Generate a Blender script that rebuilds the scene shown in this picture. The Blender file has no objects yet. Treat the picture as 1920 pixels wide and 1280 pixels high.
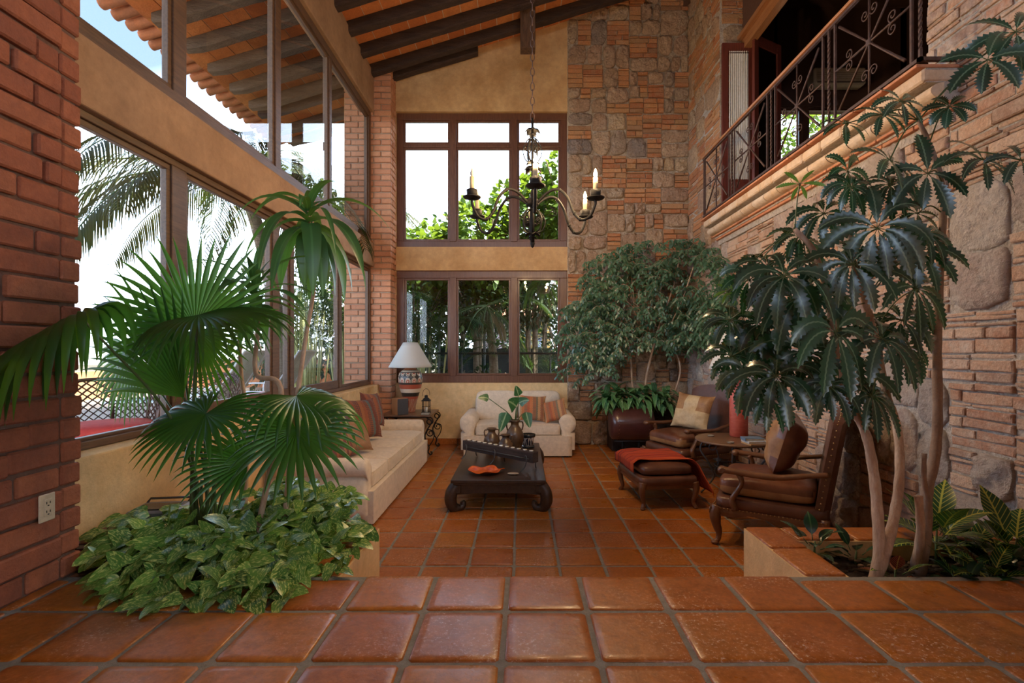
import bpy, bmesh, math, random
from mathutils import Vector, Matrix, noise
R = math.radians
PI = math.pi
sc = bpy.context.scene
COL = sc.collection

# ------------------------------------------------------------------ camera
cam_d = bpy.data.cameras.new('camera')
cam = bpy.data.objects.new('camera', cam_d)
COL.objects.link(cam)
cam.location = (0, 0, 1.575)
cam.rotation_euler = (R(90), 0, 0)
F_PX = 925.0
cam_d.sensor_width = 36
cam_d.lens = F_PX * 36 / 1920
cam_d.shift_x = -18 / 1920
cam_d.shift_y = 15 / 1920
cam_d.clip_start = 0.02
cam_d.clip_end = 500
sc.camera = cam

# ------------------------------------------------------------------ colour management
sc.view_settings.view_transform = 'Standard'
sc.view_settings.look = 'None'
sc.view_settings.gamma = 1
sc.view_settings.exposure = 2.45
sc.view_settings.use_curve_mapping = False
try:
    sc.cycles.max_bounces = 10
    sc.cycles.diffuse_bounces = 5
    sc.cycles.glossy_bounces = 4
    sc.cycles.transmission_bounces = 6
    sc.cycles.transparent_max_bounces = 12
    sc.cycles.sample_clamp_indirect = 6
    sc.cycles.caustics_reflective = False
    sc.cycles.caustics_refractive = False
    sc.cycles.use_denoising = True
except Exception:
    pass

# ------------------------------------------------------------------ sky
W = bpy.data.worlds.new('sky')
sc.world = W
W.use_nodes = True
wn, wl = W.node_tree.nodes, W.node_tree.links
for n_ in list(wn): wn.remove(n_)
w_out = wn.new('ShaderNodeOutputWorld')
w_bg = wn.new('ShaderNodeBackground')
w_tc = wn.new('ShaderNodeTexCoord')
w_sep = wn.new('ShaderNodeSeparateXYZ')
wl.new(w_tc.outputs['Generated'], w_sep.inputs[0])
# hazy bright horizon, deeper blue high up on the west side
w_m1 = wn.new('ShaderNodeMath'); w_m1.operation = 'MULTIPLY_ADD'
w_m1.inputs[1].default_value = -0.34; wl.new(w_sep.outputs['X'], w_m1.inputs[0]); wl.new(w_sep.outputs['Z'], w_m1.inputs[2])
w_noi = wn.new('ShaderNodeTexNoise'); w_noi.inputs['Scale'].default_value = 3.0; w_noi.inputs['Detail'].default_value = 5
wl.new(w_tc.outputs['Generated'], w_noi.inputs['Vector'])
w_m2 = wn.new('ShaderNodeMath'); w_m2.operation = 'MULTIPLY_ADD'; w_m2.inputs[1].default_value = 0.12
wl.new(w_noi.outputs['Fac'], w_m2.inputs[0]); wl.new(w_m1.outputs[0], w_m2.inputs[2])
w_ramp = wn.new('ShaderNodeValToRGB')
e = w_ramp.color_ramp.elements
e[0].position = 0.0; e[0].color = (0.54, 0.60, 0.70, 1)
e[1].position = 1.0; e[1].color = (0.045, 0.070, 0.11, 1)
x_ = w_ramp.color_ramp.elements.new(0.50); x_.color = (0.54, 0.69, 0.92, 1)
x_ = w_ramp.color_ramp.elements.new(0.66); x_.color = (0.055, 0.080, 0.115, 1)
wl.new(w_m2.outputs[0], w_ramp.inputs[0])
w_bg.inputs['Strength'].default_value = 1.0
w_str = wn.new('ShaderNodeMath')
wl.new(w_ramp.outputs[0], w_bg.inputs['Color'])
SKY = w_bg
wl.new(w_bg.outputs[0], w_out.inputs[0])
wn.remove(w_str)
W_STRENGTH = 2.2
w_bg.inputs['Strength'].default_value = W_STRENGTH

# ------------------------------------------------------------------ sun (high, from over the house towards the terrace)
sun_d = bpy.data.lights.new('sun', 'SUN')
sun_d.energy = 5.0
sun_d.angle = R(2.0)
sun_d.color = (1.0, 0.93, 0.83)
sun = bpy.data.objects.new('sun', sun_d)
COL.objects.link(sun)
sun.rotation_euler = Vector((-0.50, 0.16, -0.86)).to_track_quat('-Z', 'Y').to_euler()

# ------------------------------------------------------------------ helpers
def tag(o, label=None, cat=None, group=None, kind=None):
    if label: o['label'] = label
    if cat: o['category'] = cat
    if group: o['group'] = group
    if kind: o['kind'] = kind
    return o

def empty(name, loc, label=None, cat=None, group=None, rz=0, kind=None):
    o = bpy.data.objects.new(name, None)
    COL.objects.link(o)
    o.location = loc
    o.rotation_euler = (0, 0, rz)
    o.empty_display_size = 0.1
    return tag(o, label, cat, group, kind)

def copy_tree(o, parent=None):
    c = o.copy()
    COL.objects.link(c)
    c.parent = parent
    for ch in list(o.children):
        copy_tree(ch, c)
    return c

def T(x=0, y=0, z=0): return Matrix.Translation((x, y, z))
def RZ(a): return Matrix.Rotation(a, 4, 'Z')
def RX(a): return Matrix.Rotation(a, 4, 'X')
def RY(a): return Matrix.Rotation(a, 4, 'Y')
def SC(x, y, z): return Matrix.Diagonal((x, y, z, 1))

class MB:
    def __init__(s):
        s.v = []; s.f = []; s.m = []; s.s = []; s.uv = []; s.has_uv = False
        s.M = None
    def add(s, vs, fs, mi=0, smooth=False, uvs=None, M=None):
        b = len(s.v)
        mm = M if M is not None else s.M
        if mm is not None:
            vs = [mm @ Vector(p) for p in vs]
        s.v.extend([tuple(p) for p in vs])
        if uvs is None: uvs = [(0, 0)] * len(vs)
        else: s.has_uv = True
        s.uv.extend(uvs)
        for f in fs:
            s.f.append(tuple(b + i for i in f)); s.m.append(mi); s.s.append(smooth)
    def box(s, x0, x1, y0, y1, z0, z1, mi=0, M=None):
        vs = [(x0,y0,z0),(x1,y0,z0),(x1,y1,z0),(x0,y1,z0),(x0,y0,z1),(x1,y0,z1),(x1,y1,z1),(x0,y1,z1)]
        s.add(vs, [(0,3,2,1),(4,5,6,7),(0,1,5,4),(1,2,6,5),(2,3,7,6),(3,0,4,7)], mi, False, None, M)
    def cbox(s, cx, cy, cz, sx, sy, sz, c=0.005, mi=0, M=None, smooth=False):
        hx, hy, hz = sx/2, sy/2, sz/2
        c = min(c, hx*.9, hy*.9, hz*.9)
        vs = []; idx = {}
        for ix in (-1, 1):
            for iy in (-1, 1):
                for iz in (-1, 1):
                    for a in range(3):
                        p = [ix*(hx-c), iy*(hy-c), iz*(hz-c)]
                        p[a] = (ix*hx, iy*hy, iz*hz)[a]
                        idx[(ix,iy,iz,a)] = len(vs)
                        vs.append((cx+p[0], cy+p[1], cz+p[2]))
        g = lambda x,y,z,a: idx[(x,y,z,a)]
        fs = []
        for sgn in (-1, 1):
            q = [g(sgn,-1,-1,0), g(sgn,1,-1,0), g(sgn,1,1,0), g(sgn,-1,1,0)]
            fs.append(q if sgn > 0 else q[::-1])
            q = [g(-1,sgn,-1,1), g(-1,sgn,1,1), g(1,sgn,1,1), g(1,sgn,-1,1)]
            fs.append(q if sgn > 0 else q[::-1])
            q = [g(-1,-1,sgn,2), g(1,-1,sgn,2), g(1,1,sgn,2), g(-1,1,sgn,2)]
            fs.append(q if sgn > 0 else q[::-1])
        for a in (-1, 1):
            for b in (-1, 1):
                q = [g(a,b,-1,0), g(a,b,-1,1), g(a,b,1,1), g(a,b,1,0)]
                fs.append(q if a*b > 0 else q[::-1])
                q = [g(a,-1,b,0), g(a,1,b,0), g(a,1,b,2), g(a,-1,b,2)]
                fs.append(q if a*b > 0 else q[::-1])
                q = [g(-1,a,b,1), g(-1,a,b,2), g(1,a,b,2), g(1,a,b,1)]
                fs.append(q if a*b > 0 else q[::-1])
                for d in (-1, 1):
                    q = [g(a,b,d,0), g(a,b,d,1), g(a,b,d,2)]
                    fs.append(q if a*b*d > 0 else q[::-1])
        s.add(vs, fs, mi, smooth, None, M)
    def tube(s, pts, r, n=8, mi=0, cap=True, M=None, smooth=True, flat=None):
        pts = [Vector(p) for p in pts]
        k = len(pts)
        rr = r if isinstance(r, (list, tuple)) else [r]*k
        vs = []; fs = []; uvs = []
        t = (pts[1]-pts[0]).normalized()
        up = Vector((0,0,1)) if abs(t.z) < .9 else Vector((1,0,0))
        a = t.cross(up).normalized()
        for i, p in enumerate(pts):
            if i == 0: t = pts[1]-pts[0]
            elif i == k-1: t = pts[-1]-pts[-2]
            else: t = pts[i+1]-pts[i-1]
            if t.length < 1e-9: t = Vector((0,0,1))
            t.normalize()
            a = a - t*a.dot(t)
            if a.length < 1e-6: a = t.orthogonal()
            a.normalize()
            b = t.cross(a)
            fl = flat or 1.0
            for j in range(n):
                an = 2*PI*j/n
                vs.append(p + (a*math.cos(an) + b*math.sin(an)*fl)*rr[i])
                uvs.append((i/(k-1), j/n))
        for i in range(k-1):
            for j in range(n):
                j2 = (j+1) % n
                fs.append((i*n+j, i*n+j2, (i+1)*n+j2, (i+1)*n+j))
        if cap:
            fs.append(tuple(range(n))[::-1]); fs.append(tuple((k-1)*n+j for j in range(n)))
        s.add(vs, fs, mi, smooth, uvs, M)
    def lathe(s, prof, n=32, mi=0, M=None, smooth=True, sx=1, sy=1):
        vs = []; fs = []; uvs = []
        k = len(prof)
        for i, (r, z) in enumerate(prof):
            for j in range(n):
                a = 2*PI*j/n
                vs.append((r*math.cos(a)*sx, r*math.sin(a)*sy, z)); uvs.append((j/n, i/(k-1)))
        for i in range(k-1):
            for j in range(n):
                j2 = (j+1) % n
                fs.append((i*n+j, i*n+j2, (i+1)*n+j2, (i+1)*n+j))
        if prof[0][0] > 1e-5: fs.append(tuple(range(n))[::-1])
        if prof[-1][0] > 1e-5: fs.append(tuple((k-1)*n+j for j in range(n)))
        s.add(vs, fs, mi, smooth, uvs, M)
    def prism(s, poly, h, mi=0, M=None, smooth=False):
        n = len(poly)
        vs = [(x, y, 0) for x, y in poly] + [(x, y, h) for x, y in poly]
        fs = [tuple(range(n))[::-1], tuple(range(n, 2*n))]
        for i in range(n):
            j = (i+1) % n
            fs.append((i, j, n+j, n+i))
        s.add(vs, fs, mi, smooth, None, M)
    def grid(s, fn, nu, nv, mi=0, smooth=True, M=None, close_u=False):
        vs = []; uvs = []; fs = []
        for i in range(nu+1):
            for j in range(nv+1):
                u, v = i/nu, j/nv
                vs.append(fn(u, v)); uvs.append((u, v))
        for i in range(nu):
            for j in range(nv):
                a = i*(nv+1)+j
                fs.append((a, a+nv+1, a+nv+2, a+1))
        s.add(vs, fs, mi, smooth, uvs, M)
    def superq(s, cx, cy, cz, sx, sy, sz, e1=.3, e2=.3, nu=28, nv=16, mi=0, M=None, bump=None):
        def sp(c, e): return math.copysign(abs(c)**e, c)
        vs = []; fs = []; uvs = []
        for j in range(nv+1):
            ph = -PI/2 + PI*j/nv
            for i in range(nu):
                th = 2*PI*i/nu
                x = sp(math.cos(ph), e1)*sp(math.cos(th), e2)
                y = sp(math.cos(ph), e1)*sp(math.sin(th), e2)
                z = sp(math.sin(ph), e1)
                p = Vector((cx+x*sx/2, cy+y*sy/2, cz+z*sz/2))
                if bump:
                    p += Vector(bump(x, y, z))
                vs.append(p); uvs.append((x*.5+.5, y*.5+.5))
        for j in range(nv):
            for i in range(nu):
                i2 = (i+1) % nu
                fs.append((j*nu+i, j*nu+i2, (j+1)*nu+i2, (j+1)*nu+i))
        s.add(vs, fs, mi, True, uvs, M)
    def pillow(s, w, h, t, mi=0, M=None, n=16, pinch=.10, wr=.006, seed=0):
        # square pillow standing in the XZ plane, thickness along Y
        def prof(u, v): return (max(0, 1-abs(u)**2.6)**.55)*(max(0, 1-abs(v)**2.6)**.55)
        for sgn in (-1, 1):
            def fn(a, b):
                u, v = 2*a-1, 2*b-1
                kx = 1 - pinch*(1-abs(v)**3)*abs(u)**4
                ky = 1 - pinch*(1-abs(u)**3)*abs(v)**4
                nz = noise.noise(Vector((u*2.2+seed, v*2.2, seed*1.7)))
                return (u*w/2*kx, sgn*(prof(u, v)*t/2 + nz*wr*prof(u, v)*3), v*h/2*ky)
            if sgn > 0:
                s.grid(lambda a, b: fn(1-a, b), n, n, mi, True, M)
            else:
                s.grid(fn, n, n, mi, True, M)
    def build(s, name, mats, parent=None, loc=None, rot=None, bevel=0, sub=0, solid=0):
        me = bpy.data.meshes.new(name)
        me.from_pydata(s.v, [], s.f)
        if not isinstance(mats, (list, tuple)): mats = [mats]
        for m_ in mats: me.materials.append(m_)
        me.polygons.foreach_set('material_index', s.m)
        me.polygons.foreach_set('use_smooth', s.s)
        if s.has_uv:
            uvl = me.uv_layers.new(name='UVMap')
            li = [0]*len(me.loops)
            me.loops.foreach_get('vertex_index', li)
            flat = []
            for i in li: flat.extend(s.uv[i])
            uvl.data.foreach_set('uv', flat)
        me.update()
        o = bpy.data.objects.new(name, me)
        COL.objects.link(o)
        if parent is not None: o.parent = parent
        if loc is not None: o.location = loc
        if rot is not None: o.rotation_euler = rot
        if solid:
            md = o.modifiers.new('solid', 'SOLIDIFY'); md.thickness = solid; md.offset = 0
        if bevel:
            md = o.modifiers.new('bevel', 'BEVEL'); md.width = bevel; md.segments = 2; md.limit_method = 'ANGLE'; md.angle_limit = R(40)
        if sub:
            md = o.modifiers.new('sub', 'SUBSURF'); md.levels = sub; md.render_levels = sub
        return o

def bez(pts, n=8):
    """Catmull-Rom through the points."""
    P = [Vector(p) for p in pts]
    P = [P[0]*2-P[1]] + P + [P[-1]*2-P[-2]]
    out = []
    for i in range(1, len(P)-2):
        for k in range(n):
            t = k/n
            a, b, c, d = P[i-1], P[i], P[i+1], P[i+2]
            out.append(.5*((2*b)+(c-a)*t+(2*a-5*b+4*c-d)*t*t+(3*b-a-3*c+d)*t*t*t))
    out.append(P[-2].copy())
    return out

def scroll(c, r0, turns, a0, ax, ay, n=22, grow=.25, sgn=1):
    """flat spiral ending at centre c; ax, ay are in-plane unit vectors"""
    out = []
    for i in range(n+1):
        t = i/n
        r = r0*(1-(1-grow)*t)
        a = a0 + sgn*turns*2*PI*t
        out.append(Vector(c)+Vector(ax)*r*math.cos(a)+Vector(ay)*r*math.sin(a))
    return out

# ------------------------------------------------------------------ materials
def new_mat(name):
    m = bpy.data.materials.new(name)
    m.use_nodes = True
    nt = m.node_tree
    b = nt.nodes.get('Principled BSDF')
    return m, nt, b

def N(nt, t, **kw):
    n = nt.nodes.new(t)
    for k, v in kw.items():
        if k in n.inputs: n.inputs[k].default_value = v
        else: setattr(n, k, v)
    return n

def ramp(nt, stops, interp='LINEAR'):
    r = nt.nodes.new('ShaderNodeValToRGB')
    cr = r.color_ramp; cr.interpolation = interp
    while len(cr.elements) > 1: cr.elements.remove(cr.elements[-1])
    cr.elements[0].position = stops[0][0]; cr.elements[0].color = (*stops[0][1], 1)
    for p, c in stops[1:]:
        e_ = cr.elements.new(p); e_.color = (*c, 1)
    return r

def mixc(nt, fac, a, b, mode='MIX'):
    n = nt.nodes.new('ShaderNodeMix'); n.data_type = 'RGBA'; n.blend_type = mode
    L = nt.links
    for i, v in ((0, fac), (6, a), (7, b)):
        if hasattr(v, 'is_output'): L.new(v, n.inputs[i])
        elif i == 0: n.inputs[0].default_value = v
        else: n.inputs[i].default_value = (*v, 1)
    return n.outputs[2]

def surf(name, col, rough=.6, col2=None, scale=6, bump=0, bscale=40, island=None, spec=.5, metal=0, coat=0, uv=False, detail=6, dist=.02, sheen=0, stretch=None, island_stops=None, grain=.16):
    """general procedural surface: noise between two colours, per-piece variation, fine bump"""
    m, nt, b = new_mat(name)
    L = nt.links
    tc = N(nt, 'ShaderNodeTexCoord')
    vec = tc.outputs['UV' if uv else 'Object']
    if stretch:
        mp = N(nt, 'ShaderNodeMapping'); mp.inputs['Scale'].default_value = stretch
        L.new(vec, mp.inputs['Vector']); vec = mp.outputs[0]
    no = N(nt, 'ShaderNodeTexNoise', Scale=scale, Detail=detail, Roughness=.6)
    L.new(vec, no.inputs['Vector'])
    c = None
    if island_stops:
        g = N(nt, 'ShaderNodeNewGeometry')
        rp = ramp(nt, island_stops)
        L.new(g.outputs['Random Per Island'], rp.inputs[0])
        c = rp.outputs[0]
    c1 = c if c is not None else col
    if col2 is not None:
        rp2 = ramp(nt, [(.35, (0, 0, 0)), (.65, (1, 1, 1))])
        L.new(no.outputs['Fac'], rp2.inputs[0])
        c1 = mixc(nt, rp2.outputs[0], c1, col2) if not c else mixc(nt, .0, c1, col2)
        if c is not None:
            mm = N(nt, 'ShaderNodeMath', operation='MULTIPLY'); mm.inputs[1].default_value = .55
            L.new(rp2.outputs[0], mm.inputs[0])
            c1 = mixc(nt, mm.outputs[0], c, col2)
    if island and not island_stops:
        g = N(nt, 'ShaderNodeNewGeometry')
        mr = N(nt, 'ShaderNodeMapRange'); mr.inputs[3].default_value = 1-island; mr.inputs[4].default_value = 1+island
        L.new(g.outputs['Random Per Island'], mr.inputs[0])
        vm = N(nt, 'ShaderNodeHueSaturation')
        L.new(mr.outputs[0], vm.inputs['Value'])
        if hasattr(c1, 'is_output'): L.new(c1, vm.inputs['Color'])
        else: vm.inputs['Color'].default_value = (*c1, 1)
        c1 = vm.outputs[0]
    if grain:
        n3 = N(nt, 'ShaderNodeTexNoise', Scale=scale*5, Detail=8, Roughness=.75)
        L.new(vec, n3.inputs['Vector'])
        mr3 = N(nt, 'ShaderNodeMapRange'); mr3.inputs[1].default_value = .3; mr3.inputs[2].default_value = .7
        mr3.inputs[3].default_value = 1-grain; mr3.inputs[4].default_value = 1+grain
        L.new(n3.outputs['Fac'], mr3.inputs[0])
        vm3 = N(nt, 'ShaderNodeHueSaturation'); L.new(mr3.outputs[0], vm3.inputs['Value'])
        if hasattr(c1, 'is_output'): L.new(c1, vm3.inputs['Color'])
        else: vm3.inputs['Color'].default_value = (*c1, 1)
        c1 = vm3.outputs[0]
    if hasattr(c1, 'is_output'): L.new(c1, b.inputs['Base Color'])
    else: b.inputs['Base Color'].default_value = (*c1, 1)
    b.inputs['Roughness'].default_value = rough
    b.inputs['Specular IOR Level'].default_value = spec
    b.inputs['Metallic'].default_value = metal
    if coat: b.inputs['Coat Weight'].default_value = coat; b.inputs['Coat Roughness'].default_value = .15
    if sheen: b.inputs['Sheen Weight'].default_value = sheen
    if bump:
        n2 = N(nt, 'ShaderNodeTexNoise', Scale=bscale, Detail=8, Roughness=.65)
        L.new(vec, n2.inputs['Vector'])
        bp = N(nt, 'ShaderNodeBump', Strength=bump, Distance=dist)
        L.new(n2.outputs['Fac'], bp.inputs['Height'])
        L.new(bp.outputs[0], b.inputs['Normal'])
    return m

def leaf_mat(name, dark, light, rough=.35, trans=.25, tcol=None, streak=None, streak_amt=.0, vein=None, coat=.0, edge=None, spec=.5, rib=None):
    """leaf: per-leaf random colour, optional pale streaks / veins following the blade, light passing through"""
    m, nt, b = new_mat(name)
    L = nt.links
    g = N(nt, 'ShaderNodeNewGeometry')
    c = mixc(nt, g.outputs['Random Per Island'], dark, light)
    uvn = N(nt, 'ShaderNodeTexCoord')
    if streak:
        ob = uvn.outputs['UV']
        mp = N(nt, 'ShaderNodeMapping'); mp.inputs['Scale'].default_value = (3.5, 7, 1)
        ad = N(nt, 'ShaderNodeVectorMath', operation='ADD')
        L.new(ob, ad.inputs[0])
        cx = N(nt, 'ShaderNodeCombineXYZ')
        mm = N(nt, 'ShaderNodeMath', operation='MULTIPLY'); mm.inputs[1].default_value = 37
        L.new(g.outputs['Random Per Island'], mm.inputs[0])
        L.new(mm.outputs[0], cx.inputs[2]); L.new(mm.outputs[0], cx.inputs[0])
        L.new(cx.outputs[0], ad.inputs[1])
        L.new(ad.outputs[0], mp.inputs['Vector'])
        no = N(nt, 'ShaderNodeTexNoise', Scale=1.6, Detail=6, Roughness=.7)
        L.new(mp.outputs[0], no.inputs['Vector'])
        rp = ramp(nt, [(.62-streak_amt*.3, (0, 0, 0)), (.70-streak_amt*.3, (1, 1, 1))])
        L.new(no.outputs['Fac'], rp.inputs[0])
        c = mixc(nt, rp.outputs[0], c, streak)
    if vein:
        sx = N(nt, 'ShaderNodeSeparateXYZ'); L.new(uvn.outputs['UV'], sx.inputs[0])
        # side veins: stripes in (u + |v-.5|)
        a1 = N(nt, 'ShaderNodeMath', operation='SUBTRACT'); a1.inputs[1].default_value = .5; L.new(sx.outputs[1], a1.inputs[0])
        a2 = N(nt, 'ShaderNodeMath', operation='ABSOLUTE'); L.new(a1.outputs[0], a2.inputs[0])
        a3 = N(nt, 'ShaderNodeMath', operation='MULTIPLY_ADD'); a3.inputs[1].default_value = -.55
        L.new(a2.outputs[0], a3.inputs[0]); L.new(sx.outputs[0], a3.inputs[2])
        a4 = N(nt, 'ShaderNodeMath', operation='MULTIPLY'); a4.inputs[1].default_value = 9; L.new(a3.outputs[0], a4.inputs[0])
        a5 = N(nt, 'ShaderNodeMath', operation='FRACT'); L.new(a4.outputs[0], a5.inputs[0])
        a6 = N(nt, 'ShaderNodeMath', operation='LESS_THAN'); a6.inputs[1].default_value = .16; L.new(a5.outputs[0], a6.inputs[0])
        a7 = N(nt, 'ShaderNodeMath', operation='LESS_THAN'); a7.inputs[1].default_value = .035; L.new(a2.outputs[0], a7.inputs[0])
        a8 = N(nt, 'ShaderNodeMath', operation='MAXIMUM'); L.new(a6.outputs[0], a8.inputs[0]); L.new(a7.outputs[0], a8.inputs[1])
        c = mixc(nt, a8.outputs[0], c, vein)
    if rib:
        sx = N(nt, 'ShaderNodeSeparateXYZ'); L.new(uvn.outputs['UV'], sx.inputs[0])
        a1 = N(nt, 'ShaderNodeMath', operation='SUBTRACT'); a1.inputs[1].default_value = .5; L.new(sx.outputs[1], a1.inputs[0])
        a2 = N(nt, 'ShaderNodeMath', operation='ABSOLUTE'); L.new(a1.outputs[0], a2.inputs[0])
        a7 = N(nt, 'ShaderNodeMath', operation='LESS_THAN'); a7.inputs[1].default_value = .05; L.new(a2.outputs[0], a7.inputs[0])
        c = mixc(nt, a7.outputs[0], c, rib)
    L.new(c, b.inputs['Base Color'])
    b.inputs['Roughness'].default_value = rough
    b.inputs['Specular IOR Level'].default_value = spec
    if coat: b.inputs['Coat Weight'].default_value = coat; b.inputs['Coat Roughness'].default_value = .2
    if trans:
        tr = N(nt, 'ShaderNodeBsdfTranslucent')
        tr.inputs[0].default_value = (*(tcol or light), 1)
        ms = N(nt, 'ShaderNodeMixShader'); ms.inputs[0].default_value = trans
        L.new(b.outputs[0], ms.inputs[1]); L.new(tr.outputs[0], ms.inputs[2])
        out = nt.nodes.get('Material Output')
        L.new(ms.outputs[0], out.inputs[0])
    return m

def leaf(mb, o, d, n, L, Wd, prof, droop=.6, fold=.15, seg=6, mi=0, teeth=0, twist=0):
    """one leaf blade: two strips either side of the midrib"""
    p = Vector(o); d = Vector(d).normalized(); n = Vector(n)
    n = n - d*n.dot(d)
    if n.length < 1e-4: n = d.orthogonal()
    n.normalize()
    vs = []; uvs = []; fs = []
    ds = L/seg
    for i in range(seg+1):
        t = i/seg
        w = Wd*.5*prof(t)
        if teeth and i % 2 == 1: w *= teeth
        s_ = d.cross(n).normalized()
        if twist:
            s_ = (Matrix.Rotation(twist*t, 3, d) @ s_)
        off = n*(fold*w)
        sh = -d*(ds*.5 if teeth and i % 2 == 0 else 0)
        vs += [p - s_*w + off - sh, p.copy(), p + s_*w + off - sh]
        uvs += [(t, .5-prof(t)*.5), (t, .5), (t, .5+prof(t)*.5)]
        p = p + d*ds
        d = (d + Vector((0, 0, -droop/seg))).normalized()
        n = (n - d*n.dot(d)).normalized()
    for i in range(seg):
        a = i*3
        fs += [(a, a+1, a+4, a+3), (a+1, a+2, a+5, a+4)]
    mb.add(vs, fs, mi, True, uvs)

OVAL = lambda t: max(0.02, math.sin(PI*min(1, t*1.02)**.8))
HEART = lambda t: max(0.02, min(1, (t*5)**.5) * (1-t)**.62*1.25)
LANCE = lambda t: max(0.02, (math.sin(PI*t**.6))**.8)
SWORD = lambda t: max(0.03, min(1, .45+t*2.2)*(1-t**2.6))
PALM = lambda t: max(0.03, min(1, .25+t*2.4)*(1-t**2.0))

rng = random.Random(7)
# ------------------------------------------------------------------ material list
M_TILE = surf('terracotta_tile', (.42, .12, .025), rough=.30, col2=(.40, .13, .03), scale=7, bump=.16, bscale=14, spec=.35, grain=.34,
              island_stops=[(0, (.27, .072, .010)), (.3, (.35, .110, .012)), (.55, (.30, .086, .013)), (.8, (.41, .155, .015)), (1, (.34, .096, .016))], coat=.12)
# worn scuffs on the wax
def scuff(m):
    nt = m.node_tree; L = nt.links; b = nt.nodes['Principled BSDF']
    tc = N(nt, 'ShaderNodeTexCoord')
    n1 = N(nt, 'ShaderNodeTexNoise', Scale=2.1, Detail=3); L.new(tc.outputs['Object'], n1.inputs['Vector'])
    n2 = N(nt, 'ShaderNodeTexNoise', Scale=70, Detail=6, Roughness=.8); L.new(tc.outputs['Object'], n2.inputs['Vector'])
    r1 = ramp(nt, [(.47, (0, 0, 0)), (.62, (1, 1, 1))]); L.new(n1.outputs['Fac'], r1.inputs[0])
    r2 = ramp(nt, [(.56, (0, 0, 0)), (.62, (1, 1, 1))]); L.new(n2.outputs['Fac'], r2.inputs[0])
    f = mixc(nt, 1.0, r1.outputs[0], r2.outputs[0], 'MULTIPLY')
    old = b.inputs['Base Color'].links[0].from_socket
    c = mixc(nt, f, old, (.62, .48, .40)); L.new(c, b.inputs['Base Color'])
    n3 = N(nt, 'ShaderNodeTexNoise', Scale=5, Detail=4); L.new(tc.outputs['Object'], n3.inputs['Vector'])
    mr = N(nt, 'ShaderNodeMapRange'); mr.inputs[1].default_value = .3; mr.inputs[2].default_value = .7; mr.inputs[3].default_value = .24; mr.inputs[4].default_value = .48
    L.new(n3.outputs['Fac'], mr.inputs[0]); L.new(mr.outputs[0], b.inputs['Roughness'])
scuff(M_TILE)
def limewash(m, col=(.68, .63, .56), lo=.54, hi=.66, sc_=1.1):
    # old whitewash left in patches
    nt = m.node_tree; L = nt.links; b = nt.nodes['Principled BSDF']
    tc = N(nt, 'ShaderNodeTexCoord')
    n1 = N(nt, 'ShaderNodeTexNoise', Scale=sc_, Detail=9, Roughness=.72); L.new(tc.outputs['Object'], n1.inputs['Vector'])
    r1 = ramp(nt, [(lo, (0, 0, 0)), (hi, (1, 1, 1))]); L.new(n1.outputs['Fac'], r1.inputs[0])
    mm = N(nt, 'ShaderNodeMath', operation='MULTIPLY'); mm.inputs[1].default_value = .75; L.new(r1.outputs[0], mm.inputs[0])
    old = b.inputs['Base Color'].links[0].from_socket
    c = mixc(nt, mm.outputs[0], old, col); L.new(c, b.inputs['Base Color'])

M_GROUT = surf('grout', (.20, .19, .165), rough=.9, col2=(.27, .26, .23), scale=30, bump=.4, bscale=90)
M_PLASTER = surf('ochre_plaster', (.60, .39, .19), rough=.9, col2=(.46, .27, .115), scale=2.2, bump=.25, bscale=60, dist=.01)
M_CREAM = surf('cream_plaster', (.74, .55, .30), rough=.9, col2=(.66, .45, .22), scale=2.2, bump=.35, bscale=45, dist=.012)
M_SAND = surf('beam_plaster', (.40, .25, .145), rough=.9, col2=(.30, .18, .10), scale=2.5, bump=.25, bscale=60, dist=.01)
M_BRICK = surf('red_brick', (.45, .14, .06), rough=.85, col2=(.44, .20, .11), scale=14, bump=.5, bscale=50, dist=.012,
               island_stops=[(0, (.46, .19, .10)), (.4, (.58, .28, .15)), (.7, (.52, .23, .12)), (1, (.62, .33, .19))])
M_BRICKD = surf('dark_red_brick', (.30, .085, .04), rough=.85, col2=(.20, .065, .035), scale=10, bump=.6, bscale=40, dist=.015,
                island_stops=[(0, (.25, .075, .035)), (.5, (.33, .10, .045)), (1, (.37, .125, .055))])
M_WBRICK = surf('wall_brick', (.45, .16, .06), rough=.9, col2=(.42, .26, .15), scale=16, bump=.8, bscale=45, dist=.03, grain=.3,
                island_stops=[(0, (.36, .115, .045)), (.3, (.50, .19, .07)), (.6, (.58, .27, .11)), (.85, (.42, .23, .10)), (1, (.30, .15, .08))])
M_STONE = surf('field_stone', (.40, .27, .19), rough=.95, col2=(.42, .29, .20), scale=7, bump=1.0, bscale=14, dist=.09, grain=.35,
               island_stops=[(0, (.44, .28, .18)), (.3, (.58, .40, .25)), (.55, (.50, .32, .22)), (.8, (.66, .48, .29)), (.95, (.36, .27, .21)), (1, (.26, .22, .20))])
M_STONEW = surf('pale_stone', (.45, .38, .33), rough=.95, col2=(.56, .50, .44), scale=6, bump=1.0, bscale=16, dist=.07, grain=.30,
                island_stops=[(0, (.42, .30, .26)), (.35, (.52, .42, .35)), (.6, (.46, .33, .29)), (.85, (.60, .52, .44)), (1, (.30, .25, .24))])
M_WBRICKP = surf('pale_wall_brick', (.45, .2, .1), rough=.9, col2=(.58, .46, .36), scale=12, bump=.8, bscale=40, dist=.03, grain=.3,
                 island_stops=[(0, (.42, .21, .13)), (.4, (.52, .30, .19)), (.7, (.60, .42, .30)), (1, (.36, .22, .16))])
M_MORTAR = surf('mortar', (.46, .36, .26), rough=.95, col2=(.62, .52, .41), scale=12, bump=1.0, bscale=24, dist=.06, grain=.4)
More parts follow.
